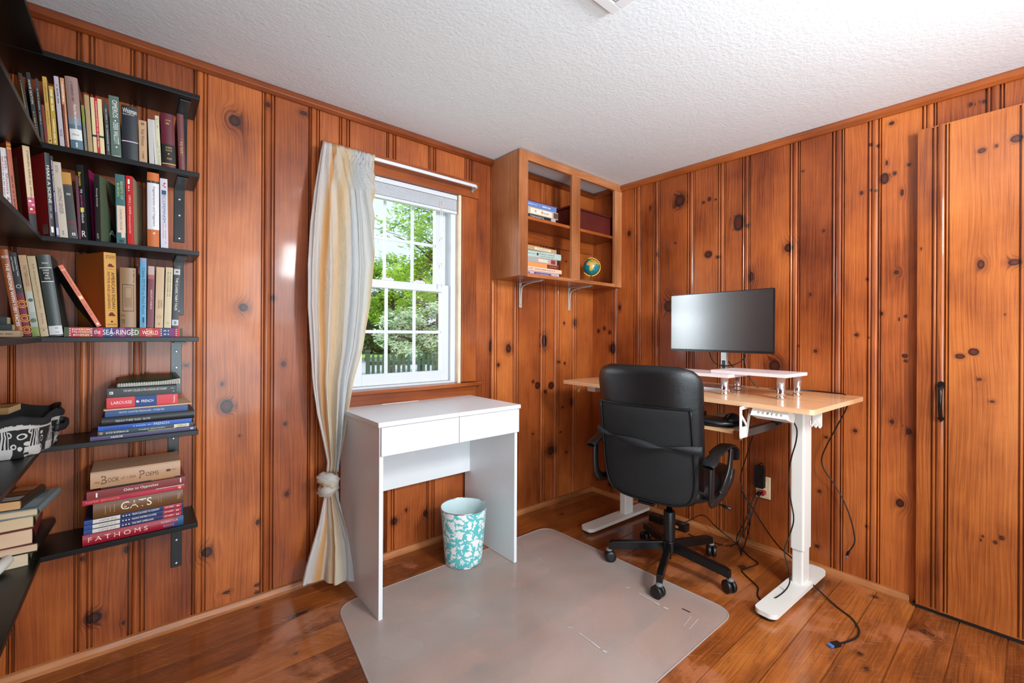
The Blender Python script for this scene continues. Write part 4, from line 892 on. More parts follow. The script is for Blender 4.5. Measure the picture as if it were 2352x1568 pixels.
hn = t.noise(t.comb(t.math('MULTIPLY', s_[0], 30), t.math('MULTIPLY', s_[1], 22), 0), 1, 5, .65, 1.2); t.bump(hn, .55, .012)
tn = t.n('ShaderNodeBsdfTranslucent'); t.put(tn.inputs[0], st_); mx = t.n('ShaderNodeMixShader'); mx.inputs[0].default_value = .58
t.t.links.new(t.b.outputs[0], mx.inputs[1]); t.t.links.new(tn.outputs[0], mx.inputs[2]); t.t.links.new(mx.outputs[0], t.out.inputs[0]); SILK = t.m
cu = thing('curtain', 'cream silk curtain with golden stripes, knotted low at the left of the window', 'curtain', (-1.88, -.08, .06))
def sheet(name, keys, N=150, par=cu, solid=.0012, s0=0, s1=1):
    """keys: z, xA, yA, xB, yB, fold amplitude, number of folds, roll"""
    Zs = [k[0] for k in keys]; rows = []
    zz = [Zs[0] + (Zs[-1] - Zs[0]) * k / 89 for k in range(90)]
    mb = MB(); pts = []
    fl = list(zip(*keys)); za = np.array(fl[0]); o_ = np.argsort(za)
    def itp(c, z): return float(np.interp(z, za[o_], np.array(fl[c])[o_]))
    att = []
    for j, z in enumerate(zz):
        xa, ya, xb, yb, am, nf, zt = [itp(c, z) for c in range(1, 8)]
        d = Vector((xb - xa, yb - ya, 0)); nn = Vector((d.y, -d.x, 0)).normalized()
        for i in range(N):
            s = i / (N - 1)
            ph = 2 * PI * nf * (s + .03 * math.sin(9 * s)) + .5 * math.sin(z * 3.1) * math.sin(5 * s)
            off = am * (math.sin(ph) + .35 * math.sin(2.3 * ph + z * 2)) + am * .25 * math.sin(17 * s + z * 11)
            e = .012 * (am / .02) * math.sin(ph * .5 + 1)
            pts.append(Vector((xa, ya, z)) + d * (s + .012 * math.sin(ph * 2)) + nn * (off) + Vector((0, 0, (s - .5) * zt)))
            att += [s0 + (s1 - s0) * s, z, 0]
    nv = len(zz); fs = [(j * N + i, j * N + i + 1, (j + 1) * N + i + 1, (j + 1) * N + i) for j in range(nv - 1) for i in range(N - 1)]
    mb.add(pts, fs, SILK, True); o = mb.build(name, fix=False)
    a = o.data.attributes.new('cs', 'FLOAT_VECTOR', 'POINT'); a.data.foreach_set('vector', att)
    o.parent = par; o.matrix_parent_inverse = Matrix.Translation(-par.location)
    if solid: md = o.modifiers.new('s', 'SOLIDIFY'); md.thickness = solid
    return o
dl = lambda px, py, y: Wp(px, py, y)
K = []
K.append((1.956, -1.918, -.088, -1.690, -.090, .005, 9, 0))
K.append((1.90, -1.930, -.090, -1.690, -.092, .010, 7, 0))
for py, l, r, am, nf in ((420, 722, 861, .011, 5), (500, 713, 860, .012, 4.4), (600, 707, 855, .013, 4), (700, 706, 848, .014, 4), (800, 713, 833, .014, 4), (880, 718, 811, .015, 4), (950, 727, 800, .019, 4), (1010, 740, 791, .017, 4), (1060, 751, 781, .012, 4), (1088, 749, 778, .010, 4)):
    a = Wp(l, py, -.10); b = Wp(r, py, -.10); K.append((a[2], a[0], -.10, b[0], -.10, am, nf, b[2] - a[2] if py < 800 else 0))
sheet('curtain_panel', K)
K = []
for py, l, r, ya, yb, am, nf in ((1120, 748, 775, -.10, -.11, .010, 3), (1150, 742, 779, -.10, -.12, .010, 2.4), (1200, 732, 793, -.10, -.15, .012, 2.2), (1250, 718, 802, -.095, -.18, .015, 2), (1300, 704, 809, -.09, -.21, .017, 2), (1338, 695, 812, -.085, -.225, .019, 2)):
    a = Wp(l, py, ya); b = Wp(r, py, yb); K.append(((a[2] + b[2]) / 2, a[0], ya, b[0], yb, am, nf, 0))
sheet('curtain_tail', K, s0=.05, s1=.72)
mb = MB(); kc = Wp(755, 1110, -.12); att = []
def ringlump(c, R1, R2, tilt, yaw, rr):
    M = Matrix.Translation(c) @ Matrix.Rotation(yaw, 4, 'Z') @ Matrix.Rotation(tilt, 4, 'Y')
    n0 = 36; m0 = 14
    def P(i, j):
        a = 2 * PI * i / n0; b = 2 * PI * j / m0; w = rr * (1 + .16 * math.sin(6 * b + 3 * a) + .12 * math.sin(3 * a + 1) + .08 * math.sin(11 * b - 2 * a))
        return M @ Vector(((R1 + w * math.cos(b)) * math.cos(a), (R2 + w * math.cos(b)) * math.sin(a), w * 1.15 * math.sin(b)))
    b0 = len(mb.v); mb.grid(lambda i, j: P(i, j % m0), n0, m0 + 1, SILK, closed_u=True)
    for j in range(m0 + 1):
        for i in range(n0): att.extend([(j / m0 * .55 + .05) % 1, i * .06, 0])
ringlump(kc + Vector((0, 0, .018)), .026, .024, .35, .3, .021); ringlump(kc + Vector((-.004, -.004, -.022)), .024, .022, -.30, 0, .019); ringlump(kc + Vector((.0, -.016, 0)), .014, .010, 1.0, .9, .020)
o = mb.build('curtain_knot', fix=False); a = o.data.attributes.new('cs', 'FLOAT_VECTOR', 'POINT'); a.data.foreach_set('vector', att); o.parent = cu; o.matrix_parent_inverse = Matrix.Translation(-cu.location)
# ================================================================ BLACK CORNER SHELVES AND THE BOOKS
GRP = ['books on the corner shelves']
SZ = [1.950, 1.681, 1.409, 1.112, .789, .468]; ST = .0155
names = ['topmost', 'second from the top', 'third from the top', 'fourth from the top', 'second from the bottom', 'lowest']
for k, z in enumerate(SZ):
    r = thing('wall_shelf', 'black board of the corner shelving on the window wall, %s' % names[k], 'shelf', (-2.65, -.1, z - ST), group='black boards on the window wall')
    mb = MB(); mb.box(-2.945 + .002, -2.364, -.2, -.002, z - ST, z, BLK); under(r, mb, 'board', bevel=.0012)
    r = thing('wall_shelf', 'black board of the corner shelving along the left wall, %s' % names[k], 'shelf', (-2.84, -.9, z - ST), group='black boards on the left wall')
    mb = MB(); mb.box(-2.943, -2.74, -1.75, -.2012, z - ST, z, BLK); under(r, mb, 'board', bevel=.0012)
    for kk_, yy in ((0, -1.45),):
        mb = MB(); mb.box(-2.943, -2.78, yy - .015, yy + .015, z - ST - .0045, z - ST - .0003, BMT); mb.box(-2.944, -2.939, yy - .015, yy + .015, z - ST - .19, z - ST - .0046, BMT); under(r, mb, 'bracket', bevel=.001)
    bx_ = Wp([418, 412, 410, 405, 398, 405][k], [240, 440, 600, 800, 1030, 1240][k], -.003)[0]
    b = bracket('shelf_bracket', 'black metal bracket holding the %s shelf board on the window wall' % names[k], bx_, z - ST - .0004, BMT, .17, .2, .032, 'black brackets of the corner shelves', th=.005, brace=False, scr=(.2, .5, .93))
def rect(x, y, w, h): return [(x, y), (x + w, y), (x + w, y + h), (x, y + h)]
def book(name, lab, w, h, d, col, els=(), hard=False, pages='d9c9aa', loc=(0, 0, 0), M=None, group=None, face=None, rough=.42):
    """local: thickness +x, depth +y, height +z, spine toward -y"""
    r = thing(name, lab, 'book', loc, group=group or GRP[0])
    if M is not None: r.rotation_euler = M.to_euler()
    cm_ = pm('cover_' + col, col, rough, var=.05); mb = MB()
    bt = .0022 if hard else .0009; oh = .003 if hard else 0; bul = min(.004, w * .14) if hard else min(.0008, w * .05)
    f_ = lambda t_: -bul * (1 - (2 * t_ - 1) ** 2)
    mb.box(0, bt, 0, d, 0, h, cm_); mb.box(w - bt, w, 0, d, 0, h, cm_)
    n = 9 if hard else 3
    mb.grid(lambda i, j: Vector((w * i / (n - 1), f_(i / (n - 1)), h * j)), n, 2, cm_)
    mb.grid(lambda i, j: Vector((w * i / (n - 1), bt, h * j)), n, 2, cm_)
    for zz in (0, h): mb.add([(w * i / (n - 1), f_(i / (n - 1)), zz) for i in range(n)] + [(w, bt, zz), (0, bt, zz)], [list(range(n + 2))], cm_)
    E = .0002
    def fs(s, t_, e=1): return Vector((t_ * w, f_(t_) - E, s * h))
    for e in els:
        k = e[0]; E += .00007
        if k == 'B':
            _, s0, s1, t0, t1, c = e; q = 8 if hard else 4
            mb.grid(lambda i, j: fs(s0 + (s1 - s0) * j, t0 + (t1 - t0) * i / (q - 1)), q, 2, inkm(c))
        elif k == 'C':   # cover patch on the +x (front) or -x side
            _, side, y0, y1, s0, s1, c = e; x = w + .0003 if side > 0 else -.0003
            mb.add([(x, d * y0, h * s0), (x, d * y1, h * s0), (x, d * y1, h * s1), (x, d * y0, h * s1)], [(0, 1, 2, 3)], inkm(c))
        elif k == 'P':
            _, side, pp, c = e; x = w + .0005 if side > 0 else -.0005
            mb.add([(x, d * a_, h * b_) for a_, b_ in pp], [list(range(len(pp)))], inkm(c))
        elif k == 'CT':  # text on a cover
            _, side, txt, y0, y1, s0, s1, c = e; x = w + .0006 if side > 0 else -.0006
            put_text(mb, txt, (lambda a, b: Vector((x, d * (y0 + (y1 - y0) * a), h * (s0 + (s1 - s0) * b)))) if side > 0 else (lambda a, b: Vector((x, d * (y1 + (y0 - y1) * a), h * (s0 + (s1 - s0) * b)))), inkm(c))
        elif k == 'I':   # row of print too small to read
            _, s0, s1, t0, t1, c = e; q = max(3, int((s1 - s0) * h / .0034)); rn = random.Random(int(s0 * 977 + q))
            tm = (t0 + t1) / 2; t0, t1 = tm - (t1 - t0) * .34, tm + (t1 - t0) * .34
            for i in range(q):
                if rn.random() < .17: continue
                a = s0 + (s1 - s0) * i / q; b = a + (s1 - s0) / q * (.5 + .3 * rn.random())
                mb.add([fs(a, t0, 2), fs(a, t1, 2), fs(b, t1, 2), fs(b, t0, 2)], [(0, 1, 2, 3)], inkm(c))
        elif k == 'O':   # ring or disc
            _, s_, t_, rad, rin, c = e; q = 20
            o_ = [Vector((t_ * w + rad * math.cos(2 * PI * i / q), 0, s_ * h + rad * math.sin(2 * PI * i / q))) for i in range(q)]
            for v in o_: v.y = f_(min(1, max(0, v.x / w))) - E
            if rin:
                i_ = [Vector((t_ * w + rin * math.cos(2 * PI * i / q), v.y, s_ * h + rin * math.sin(2 * PI * i / q))) for i, v in enumerate(o_)]
                mb.add(o_ + i_, [(i, (i + 1) % q, q + (i + 1) % q, q + i) for i in range(q)], inkm(c))
            else: mb.add(o_, [list(range(q))], inkm(c))
        elif k == 'T':
            _, txt, s0, s1, t0, t1, c, dr_ = e
            fn = {'d': lambda a, b: fs(s1 + (s0 - s1) * a, t0 + (t1 - t0) * b, 2), 'u': lambda a, b: fs(s0 + (s1 - s0) * a, t1 + (t0 - t1) * b, 2), 'h': lambda a, b: fs(s0 + (s1 - s0) * b, t0 + (t1 - t0) * a, 2)}[dr_]
            put_text(mb, txt, fn, inkm(c))
    o = mb.build('cover', parent=r, fix=False)
    mb = MB(); mb.box(bt + .0001, w - bt - .0001, bt + .0003, d - oh - .0008, oh + (.0003 if not hard else 0), h - oh - .0003, pm('pages_' + pages, pages, .9, var=.08)); mb.build('pages', parent=r)
    return r
def row(zs, items, ypl=-.186):
    """upright books: (bl, br, tl, ytop px, label, colour, depth, els, opts)"""
    for it in items:
        bl, br, tl, yt, lab, col, dp, els = it[:8]; op = it[8] if len(it) > 8 else {}
        y = ypl + op.get('dy', 0); z = zs + op.get('dz', 0)
        yb = HY + (CAM[2] - z) * FPX / 1.45
        a = Wp(bl, yb, y); b = Wp(br, yb, y); c = Wp(tl, yt, y)
        yaw = math.radians(op.get('yaw', 0)); ln_ = math.atan2(a.x - c.x, c.z - z) if abs(a.x - c.x) > .0015 else 0
        h = (c.z - z) / math.cos(ln_); w = max(.006, (b.x - a.x) * .97)
        z0 = z + .0004 + (0 if ln_ >= 0 else w * math.sin(-ln_))
        M = Matrix.Rotation(yaw, 3, 'Z') @ Matrix.Rotation(-ln_, 3, 'Y')
        book('book', lab, w, h, dp, col, els, op.get('hard', False), op.get('pages', 'd9c9aa'), (a.x, y, z0), M)
T, B, I, O = 'T', 'B', 'I', 'O'
W_ = 'f0ece4'; K_ = '161616'; G_ = 'd8b25a'
GRP[0] = 'upright books in the top row'
row(SZ[1], [
 (70, 79, 41, 168, 'black book with a gold edge, leftmost in the top row of upright books', '1b1712', .14, [(I, .3, .9, .2, .4, G_)], {'yaw': 10}),
 (83, 93, 59, 166, 'black paperback with faint white capitals near the left of the top row', '191919', .14, [(T, 'ANNE SEXTON', .55, .9, .25, .75, 'd8d4c4', 'd'), (I, .1, .45, .3, .6, G_)], {'yaw': 8}),
 (95, 102, 80, 180, 'thin dark grey book beside a mustard spine in the top row', '33353a', .13, [(I, .3, .85, .3, .65, 'b9b9b9')], {'yaw': 5}),
 (104, 108, 94, 240, 'very thin rust red book in the top row', '7a3424', .12, []),
 (111, 121, 96.5, 175, 'tall mustard yellow book in the top row', 'c49a4a', .14, [(T, 'James Wood', .3, .5, .3, .7, '5a4520', 'd'), (I, .62, .9, .35, .65, '5a4520'), (O, .06, .5, .002, 0, K_)]),
 (122, 133, 111, 197, 'shorter ochre book with cream lettering in the top row', 'b8963f', .14, [(I, .55, .95, .2, .8, 'ece2bd'), (I, .05, .45, .3, .7, 'ece2bd')]),
 (138, 149, 123, 174, 'pale lilac grey book in the top row', 'b9aeb6', .14, [(I, .6, .9, .3, .7, '4a454c'), (T, 'MUSE', .15, .25, .25, .75, '4a454c', 'd')]),
 (150.5, 160, 137, 178, 'peach book with a brown branching pattern in the top row', 'c98b62', .13, [(B, .0, .62, .0, .55, '7a3a2b'), (B, .1, .5, .55, .8, 'd79d78'), (I, .66, .95, .3, .7, W_)]),
 (163, 193, 148, 174, 'thick mauve book fading to slate blue, white label near its foot', '9a7a72', .15, [(B, 0, .34, 0, 1, '56707e'), (B, .34, .45, 0, 1, '7f8790'), (T, 'Poems New and Collected', .28, .62, .5, .72, W_, 'd'), (I, .66, .95, .4, .62, '5c4a48'), (B, .13, .28, .02, .98, 'dcdcd8'), (T, 'Milosz', .19, .215, .2, .75, K_, 'h'), (I, .03, .1, .4, .6, W_)], {'hard': True}),
 (195, 201, 186, 241, 'narrow book, olive above and grey below, in the top row', '77786e', .12, [(B, .62, 1, 0, 1, '7a8a2c')]),
 (203, 214, 193, 217, 'tan cloth-textured book in the top row', 'ae8f68', .13, []),
 (215.5, 242, 207, 223, 'cream book with a red stripe down its spine', 'dccb9a', .13, [(B, 0, 1, .32, .62, 'b81f2c'), (I, .1, .95, .42, .54, 'e5c9b0'), (B, .30, .335, 0, 1, '26221e')]),
 (245, 254.5, 237, 235, 'dark grey book to the left of a green one in the top row', '3a3b3e', .13, [(I, .1, .9, .35, .7, 'b5b5b2')]),
 (256, 280, 249, 218, 'sage green book with white capitals in the top row', '56685d', .15, [(T, 'OMEROS', .65, .93, .32, .82, 'e9ece4', 'd'), (O, .6, .55, .0022, 0, 'e9ece4'), (T, 'DEREK WALCOTT', .22, .57, .32, .82, 'e9ece4', 'd'), (O, .17, .55, .0022, 0, 'e9ece4'), (B, .02, .027, .2, .9, 'e9ece4')]),
 (281, 319, 278, 240, 'thick near-black book with white script and a red, white and blue line', '23282e', .14, [(T, 'Whitman', .86, .95, .08, .95, W_, 'h'), (T, 'Poetry and Prose', .82, .85, .1, .8, W_, 'h'), (B, .345, .352, 0, 1, 'b93040'), (B, .335, .345, 0, 1, W_), (B, .325, .335, 0, 1, '3050a0')], {'hard': True}),
 (320, 339, 318, 275, 'short tan paperback with upright lettering in the top row', 'bd9670', .12, [(T, 'Walt Whitman', .4, .8, .3, .7, '33261c', 'd'), (O, .92, .5, .004, .002, '33261c'), (I, .1, .3, .35, .65, '6a4e38')]),
 (343, 355, 339, 273, 'plain white thin book, left of a white pair in the top row', 'bcb8b2', .12, []),
 (356, 361, 350, 275, 'plain white very thin book, right of a white pair in the top row', 'c9c6bd', .12, []),
 (361.5, 371, 355.5, 265, 'cream thin book with small print before the maroon book', 'cdc7a8', .13, [(I, .02, .5, .25, .4, '57543e'), (I, .02, .4, .6, .75, '57543e'), (I, .75, .95, .4, .6, '57543e')]),
 (373, 405, 367.5, 258, 'thick maroon book with a black label and gold lettering', '5e1526', .15, [(B, .07, .43, .0, 1, '14110f'), (B, .06, .075, 0, 1, G_), (T, 'LOGAN', .86, .885, .35, .75, G_, 'h'), (I, .80, .83, .3, .7, G_), (T, 'ADLER', .15, .18, .35, .72, G_, 'h'), (T, 'PLAYS', .30, .33, .3, .75, G_, 'h'), (T, 'POEMS', .35, .38, .3, .75, G_, 'h'), (O, .25, .5, .0022, 0, G_)], {'hard': True}),
 (411, 426.5, 406, 261, 'rose brown book at the right end of the top row', '6f3a3c', .13, [(T, 'W.B. YEATS', .30, .52, .3, .7, 'e5b070', 'd'), (B, .27, .273, .2, .8, 'd09050'), (B, .55, .553, .2, .8, 'd09050')], {'hard': True}),
])
GRP[0] = 'books on the corner shelves'
b_ = thing('book', 'cream book lying slanted in the corner above the black boards at far left', 'book', tuple(Zp(40, 188, 1.80)))
mb = MB(); p = Zp(27, 176, 1.80)
Mq = Matrix.Translation((-2.875, -.10, SZ[1] + .012)) @ Matrix.Rotation(math.radians(-32), 4, 'Y')
mb.box(-.01, .012, -.10, .05, .0, .15, pm('cover_cream', 'd6c6ae', .5), Mq); under(b_, mb, 'cover'); mb = MB(); mb.box(-.008, .010, -.098, .0505, .0005, .1505, PAP, Mq); under(b_, mb, 'pages')
GRP[0] = 'upright books in the second row'
row(SZ[2], [
 (14, 33, 0, 339, 'white paperback with red lettering at the far left of the second row', 'd9d6d4', .13, [(T, 'Eats, Shoots & Leaves', .1, .9, .35, .75, 'a4162c', 'd'), (I, .3, .9, .1, .25, '8a3a46')], {'yaw': 20}),
 (36, 47, 11, 312, 'orange spine with yellow bands beside the white paperback, second row', 'b34e1c', .14, [(B, .86, .88, 0, 1, 'dba034'), (B, .9, .92, 0, 1, 'dba034'), (I, .05, .6, .25, .7, '5a1a10')], {'yaw': 22}),
 (71, 88, 50, 335, 'dark red paperback with a lined cream spine and flowers at its foot', 'd3b58c', .14, [('C', -1, .02, 1, 0, 1, '7c0f16'), ('C', -1, .3, .85, .2, .9, 'a78d55'), (B, .32, .42, 0, 1, 'c45070'), (B, .24, .32, 0, 1, 'b02834'), (B, 0, .24, 0, 1, '262528'), (T, 'STEPHEN KING On Writing', .4, .95, .4, .75, '2b2320', 'd'), (O, .38, .3, .003, 0, W_), (O, .34, .7, .003, 0, 'e8b0c0'), (O, .29, .4, .003, 0, W_), (O, .26, .75, .003, 0, 'd04050')], {'yaw': 24, 'dy': -.004}),
 (115.5, 128, 100.5, 351, 'red-covered book whose black spine has bold white lettering', '1d1e22', .145, [('C', -1, .02, 1, 0, 1, 'a01018'), ('C', -1, .06, .3, .04, .16, 'd0c8c8'), (T, 'MAKE A SCENE', .40, .85, .2, .75, 'f4f2ee', 'd'), (I, .22, .38, .3, .42, 'd0d0d0'), (I, .22, .38, .52, .64, 'd0d0d0'), (B, .05, .12, .25, .75, 'e8e8e8')], {'yaw': 25, 'dy': -.004}),
 (130, 136, 114, 358, 'thin purple and black book next to the bold white title', '2b1c48', .13, [(B, .55, 1, 0, 1, '19181c'), (I, .3, .95, .25, .7, 'c9bede'), (B, .03, .12, .1, .9, 'b9b9d0')], {'yaw': 12}),
 (137.5, 157.5, 119.5, 371, 'pale grey paperback with thin dark capitals in the second row', 'b9a896', .14, [(T, 'UNDOING GENDER', .32, .66, .3, .75, '2a2622', 'd'), (T, 'BUTLER', .86, .95, .3, .6, '6b6258', 'd'), (I, .04, .1, .3, .6, '6b6258')], {'yaw': 8}),
 (158.5, 180, 141, 395, 'charcoal book with a gold top third in the second row', '35322f', .14, [(B, .82, 1, 0, 1, 'b98432'), (B, .80, .81, 0, 1, '8f3030'), (I, .66, .69, .15, .85, 'b9b4aa'), (B, .24, .25, .1, .9, '93222f'), (B, .18, .187, .3, .9, '93222f'), (B, .15, .157, .4, .9, '93222f'), (B, .05, .09, .4, .75, 'd8d8d8'), (B, .06, .08, .5, .65, '35322f')], {'yaw': 3}),
 (181, 184.5, 172, 403, 'very thin plum book in the second row', '5d2136', .12, []),
 (185.5, 203, 174, 377, 'black book with yellow and pink lettering and a magenta front cover', '18171a', .15, [('C', 1, .25, 1, 0, 1, 'a81e5e'), (T, 'Bornstein', .72, .9, .25, .6, 'e6c31f', 'd'), (T, 'my', .62, .67, .3, .65, W_, 'd'), (T, 'gender', .43, .6, .3, .65, 'e02a74', 'd'), (B, .37, .43, .25, .75, 'd9bf2c'), (T, 'workbook', .22, .42, .35, .7, W_, 'd'), (T, 'R', .04, .12, .25, .8, W_, 'h')], {'yaw': -14}),
 (220, 233.5, 215, 401, 'black-spined book showing a brown pointed animal ear on its front', '201e1d', .15, [('C', 1, .0, 1, 0, 1, '5d6a50'), ('C', 1, .42, 1, .0, .55, '191614'), (T, 'Among Animals', .52, .80, .3, .65, 'ddd9d0', 'd'), (T, 'ACP', .04, .12, .3, .6, 'ddd9d0', 'd'), ('P', 1, [(.25, .96), (.34, .9), (.5, .7), (.72, .62), (.95, .5), (.98, .2), (.6, .25), (.42, .45), (.3, .7)], '5a3220'), ('P', 1, [(.3, .86), (.42, .68), (.5, .55), (.4, .6), (.32, .72)], '2c1a14'), ('CT', 1, 'Ani', .35, .9, .15, .24, W_)], {'yaw': -19, 'dy': -.004}),
 (268, 291, 264, 399, 'teal book with green capitals above a pale pink cow silhouette', '2e5f60', .15, [(T, 'BEASTS OF', .64, .9, .52, .78, 'b7bf62', 'd'), (T, 'BURDEN', .68, .87, .15, .4, 'b7bf62', 'd'), (B, .16, .55, .1, .95, 'd9bca4'), (B, .09, .18, .5, .9, 'd9bca4'), (T, 'SUNAURA TAYLOR', .2, .5, .38, .62, '2e5f60', 'd'), (B, .02, .06, .3, .75, '15302f')]),
 (292.5, 308, 288.5, 403, 'bright red paperback beside the teal book', 'c4221f', .14, [('C', 1, .03, 1, 0, 1, 'b9a183'), (T, 'CAROL J. ADAMS', .44, .72, .3, .7, 'f0d8d0', 'd'), (T, 'THE SEXUAL POLITICS OF MEAT', .16, .43, .35, .6, 'f0d8d0', 'd'), (B, .88, .95, .3, .6, W_), (I, .78, .86, .3, .6, 'f0d8d0')], {'yaw': -10}),
 (339, 367, 338, 395, 'thick white book with orange ends in the second row', 'dcd9dc', .16, [(B, 0, .235, 0, 1, 'c0652c'), (B, .89, 1, 0, 1, 'c6692a'), (B, .86, .89, 0, 1, '2b2424'), (T, 'Vegetarianism and Veganism', .28, .82, .42, .68, '2b2424', 'd'), (I, .87, .885, .2, .8, W_), (O, .185, .55, .003, .0018, W_)], {'hard': True}),
 (369.5, 387, 367.5, 409, 'white and lilac paperback with bold blue capitals, right end of the second row', 'cbc4cf', .14, [(T, 'ECOFEMINISM', .37, .76, .3, .7, '14618a', 'd'), (O, .93, .6, .003, 0, 'b03048'), (O, .90, .45, .003, 0, 'd07030'), (O, .88, .65, .0025, 0, 'b03048'), (I, .06, .36, .6, .75, 'c46a84'), (I, .14, .36, .3, .42, 'c46a84'), (B, .77, .83, .2, .8, '1c4a66')]),
])
TK = .030; GRP[0] = 'books in the third row'
row(SZ[3], [
 (36, 55.5, -2, 573, 'leaning brown book with tall white capitals at the left of the third row', '8f4a20', .15, [(T, 'MARIA TATAR', .9, .93, .1, .9, W_, 'h'), (T, 'THE HEROINE WITH 1,001 FACES', .12, .84, .3, .75, W_, 'd')], {'hard': True}),
 (56.5, 73.5, 19.5, 580, 'leaning black book with gold arches on plum, third row', '211e1f', .14, [(B, 0, .52, 0, 1, '6d1c30'), (O, .39, .5, .0115, .0095, 'e0922a'), (O, .39, .5, .007, .005, 'e0922a'), (O, .22, .5, .0115, .0095, 'e0922a'), (O, .22, .5, .007, .005, 'e0922a'), (O, .08, .5, .0115, .0095, 'e0922a'), (O, .08, .5, .007, .005, 'e0922a'), (T, 'Chinese Fairy Tales', .72, .95, .55, .85, 'd5d0ca', 'd'), (T, 'and Fantasies', .78, .95, .15, .4, 'd5d0ca', 'd'), (O, .6, .5, .005, .004, 'd5d0ca')]),
 (74.5, 92.5, 41.5, 586, 'leaning beige book with a pale picture at its foot, third row', 'b4916c', .14, [(T, 'TATTERHOOD', .62, .88, .35, .8, '4a3b2c', 'd'), (B, .30, .56, .2, 1, 'a9aca4'), (B, .05, .3, .1, 1, '9aa096'), (B, 0, .12, 0, 1, '7d8a4a'), (O, .45, .6, .005, 0, '4a5540'), (O, .2, .5, .006, 0, '55603c')]),
 (94, 113, 61.5, 588, 'leaning cream book with brown lettering left of the dark green one', 'b39c78', .14, [(T, 'Folk Groups and Folklore Genres', .35, .9, .4, .72, '5d4a30', 'd'), (T, 'Elliott Oring', .16, .29, .4, .7, '8f3a28', 'd'), (O, .08, .5, .0015, 0, K_), (B, .1, .103, .05, .95, '6e6038')]),
 (115, 147, 83.5, 585, 'leaning dark green library book with a white label at its foot', '3b423f', .16, [(T, 'Swanton', .89, .91, .3, .75, W_, 'h'), (B, .836, .843, .05, .95, W_), (B, .67, .677, .05, .95, W_), (B, .68, .833, .1, .9, '1e2321'), (T, 'TLINGIT', .80, .82, .25, .75, W_, 'h'), (T, 'MYTHS', .765, .785, .3, .7, W_, 'h'), (T, 'AND', .735, .755, .4, .65, W_, 'h'), (T, 'TEXTS', .70, .72, .3, .72, W_, 'h'), (B, .02, .13, .0, 1, 'c9c9c9'), (T, '398', .09, .11, .45, .7, K_, 'h'), (T, 'SWA', .04, .06, .45, .75, K_, 'h')], {'hard': True}),
 (223, 234.5, 133, 612, 'orange book tilted sharply to the left in the third row', 'c9541c', .15, [('C', -1, .02, 1, 0, 1, '221d16'), (B, .925, .932, 0, 1, 'f0d0a0'), (B, .46, .51, .15, .85, 'e8c98a'), (I, .54, .9, .35, .6, '8a3a14'), (I, .2, .42, .3, .45, '8a3a14'), (I, .2, .42, .6, .72, '8a3a14'), (B, .03, .06, .3, .7, W_)], {'dz': TK, 'yaw': 10}),  # left cover patch painted near-black for the shade under its lean
 (243, 274.5, 237.5, 579, 'thick golden book with bold black capitals and bison figures', 'd29a4a', .15, [('C', -1, .02, 1, 0, 1, 'a85c1e'), (T, 'ERDOES', .945, .965, .15, .9, '3a2012', 'h'), (T, '& ORTIZ', .92, .94, .15, .9, '3a2012', 'h'), (O, .83, .5, .0055, 0, '5a2320'), (B, .81, .83, .3, .8, '5a2320'), (T, 'AMERICAN INDIAN', .25, .74, .55, .83, '1a1410', 'd'), (T, 'MYTHS AND LEGENDS', .25, .74, .22, .42, '1a1410', 'd'), (O, .175, .5, .006, 0, '5a2320'), (B, .15, .17, .25, .8, '5a2320'), (B, .78, .783, .2, .8, '6a4a20'), (B, .225, .228, .2, .8, '6a4a20'), (T, 'PANTHEON', .03, .045, .1, .9, '2a1c10', 'h'), (O, .075, .5, .0028, 0, '2a1c10')], {'dz': TK, 'yaw': 28, 'dy': -.003}),
 (276, 314, 275, 614, 'wide brown book with a rounded framed panel on its spine', '94714e', .15, [(B, .27, .72, .16, .86, '1f1a14'), (B, .28, .71, .19, .83, '9c7a56'), (B, .34, .68, .25, .75, '8a6a4a'), (B, .5, .66, .35, .7, 'a0805c'), (I, .76, .96, .82, .92, '3f3020'), (I, .02, .22, .08, .16, '3f3020'), (I, .02, .22, .2, .3, '3f3020')], {'dz': TK, 'hard': True}),
 (321, 336, 323, 592, 'tall sky blue book with dark italic lettering in the third row', '4f93b8', .14, [(T, 'Classic MYTHS to Read Aloud', .2, .86, .35, .8, '143a52', 'd'), (B, .95, .99, .3, .7, 'c87a70'), (B, .07, .15, .4, .7, '1b4560'), (I, .02, .06, .3, .8, '1b4560')], {'dz': TK}),
 (337.5, 353.5, 340.5, 611, 'maroon book with a pale top panel in the third row', '6d1c2e', .13, [(B, .86, 1, .0, .9, 'b9a09a'), (B, .79, .86, 0, .9, 'a3564e'), (T, "AESOP'S FABLES", .3, .62, .4, .7, 'e0b9b0', 'd')], {'dz': TK}),
 (355.5, 375, 359, 613, 'light tan book with brown lettering beside the maroon one, third row', 'c2a27a', .13, [(T, 'ROBERT', .32, .46, .62, .84, '5a4a34', 'd'), (T, 'GRAVES', .32, .46, .3, .52, '5a4a34', 'd'), (O, .18, .5, .005, .004, '8a7150'), (I, .05, .08, .3, .7, '5a4a34')], {'dz': TK}),
 (376.5, 393.5, 381, 614, 'cream book with two lines of capitals next to the black one', 'c9b48f', .13, [(I, .52, .97, .6, .75, '5a4a34'), (I, .52, .97, .28, .43, '5a4a34'), (O, .08, .5, .003, .002, '8a7150')], {'dz': TK}),
 (394.5, 409.5, 400, 609, 'black book with white capitals and labels at the right end of the third row', '201c1d', .13, [(B, .85, .94, .0, 1, 'b9b9b9'), (B, .885, .905, .3, .7, '2a2a2a'), (T, 'THE CLASSIC FAIRY TALES', .28, .8, .35, .7, W_, 'd'), (B, .04, .13, 0, 1, 'c3c9d4'), (I, .06, .11, .2, .8, '444444')], {'dz': TK}),
])
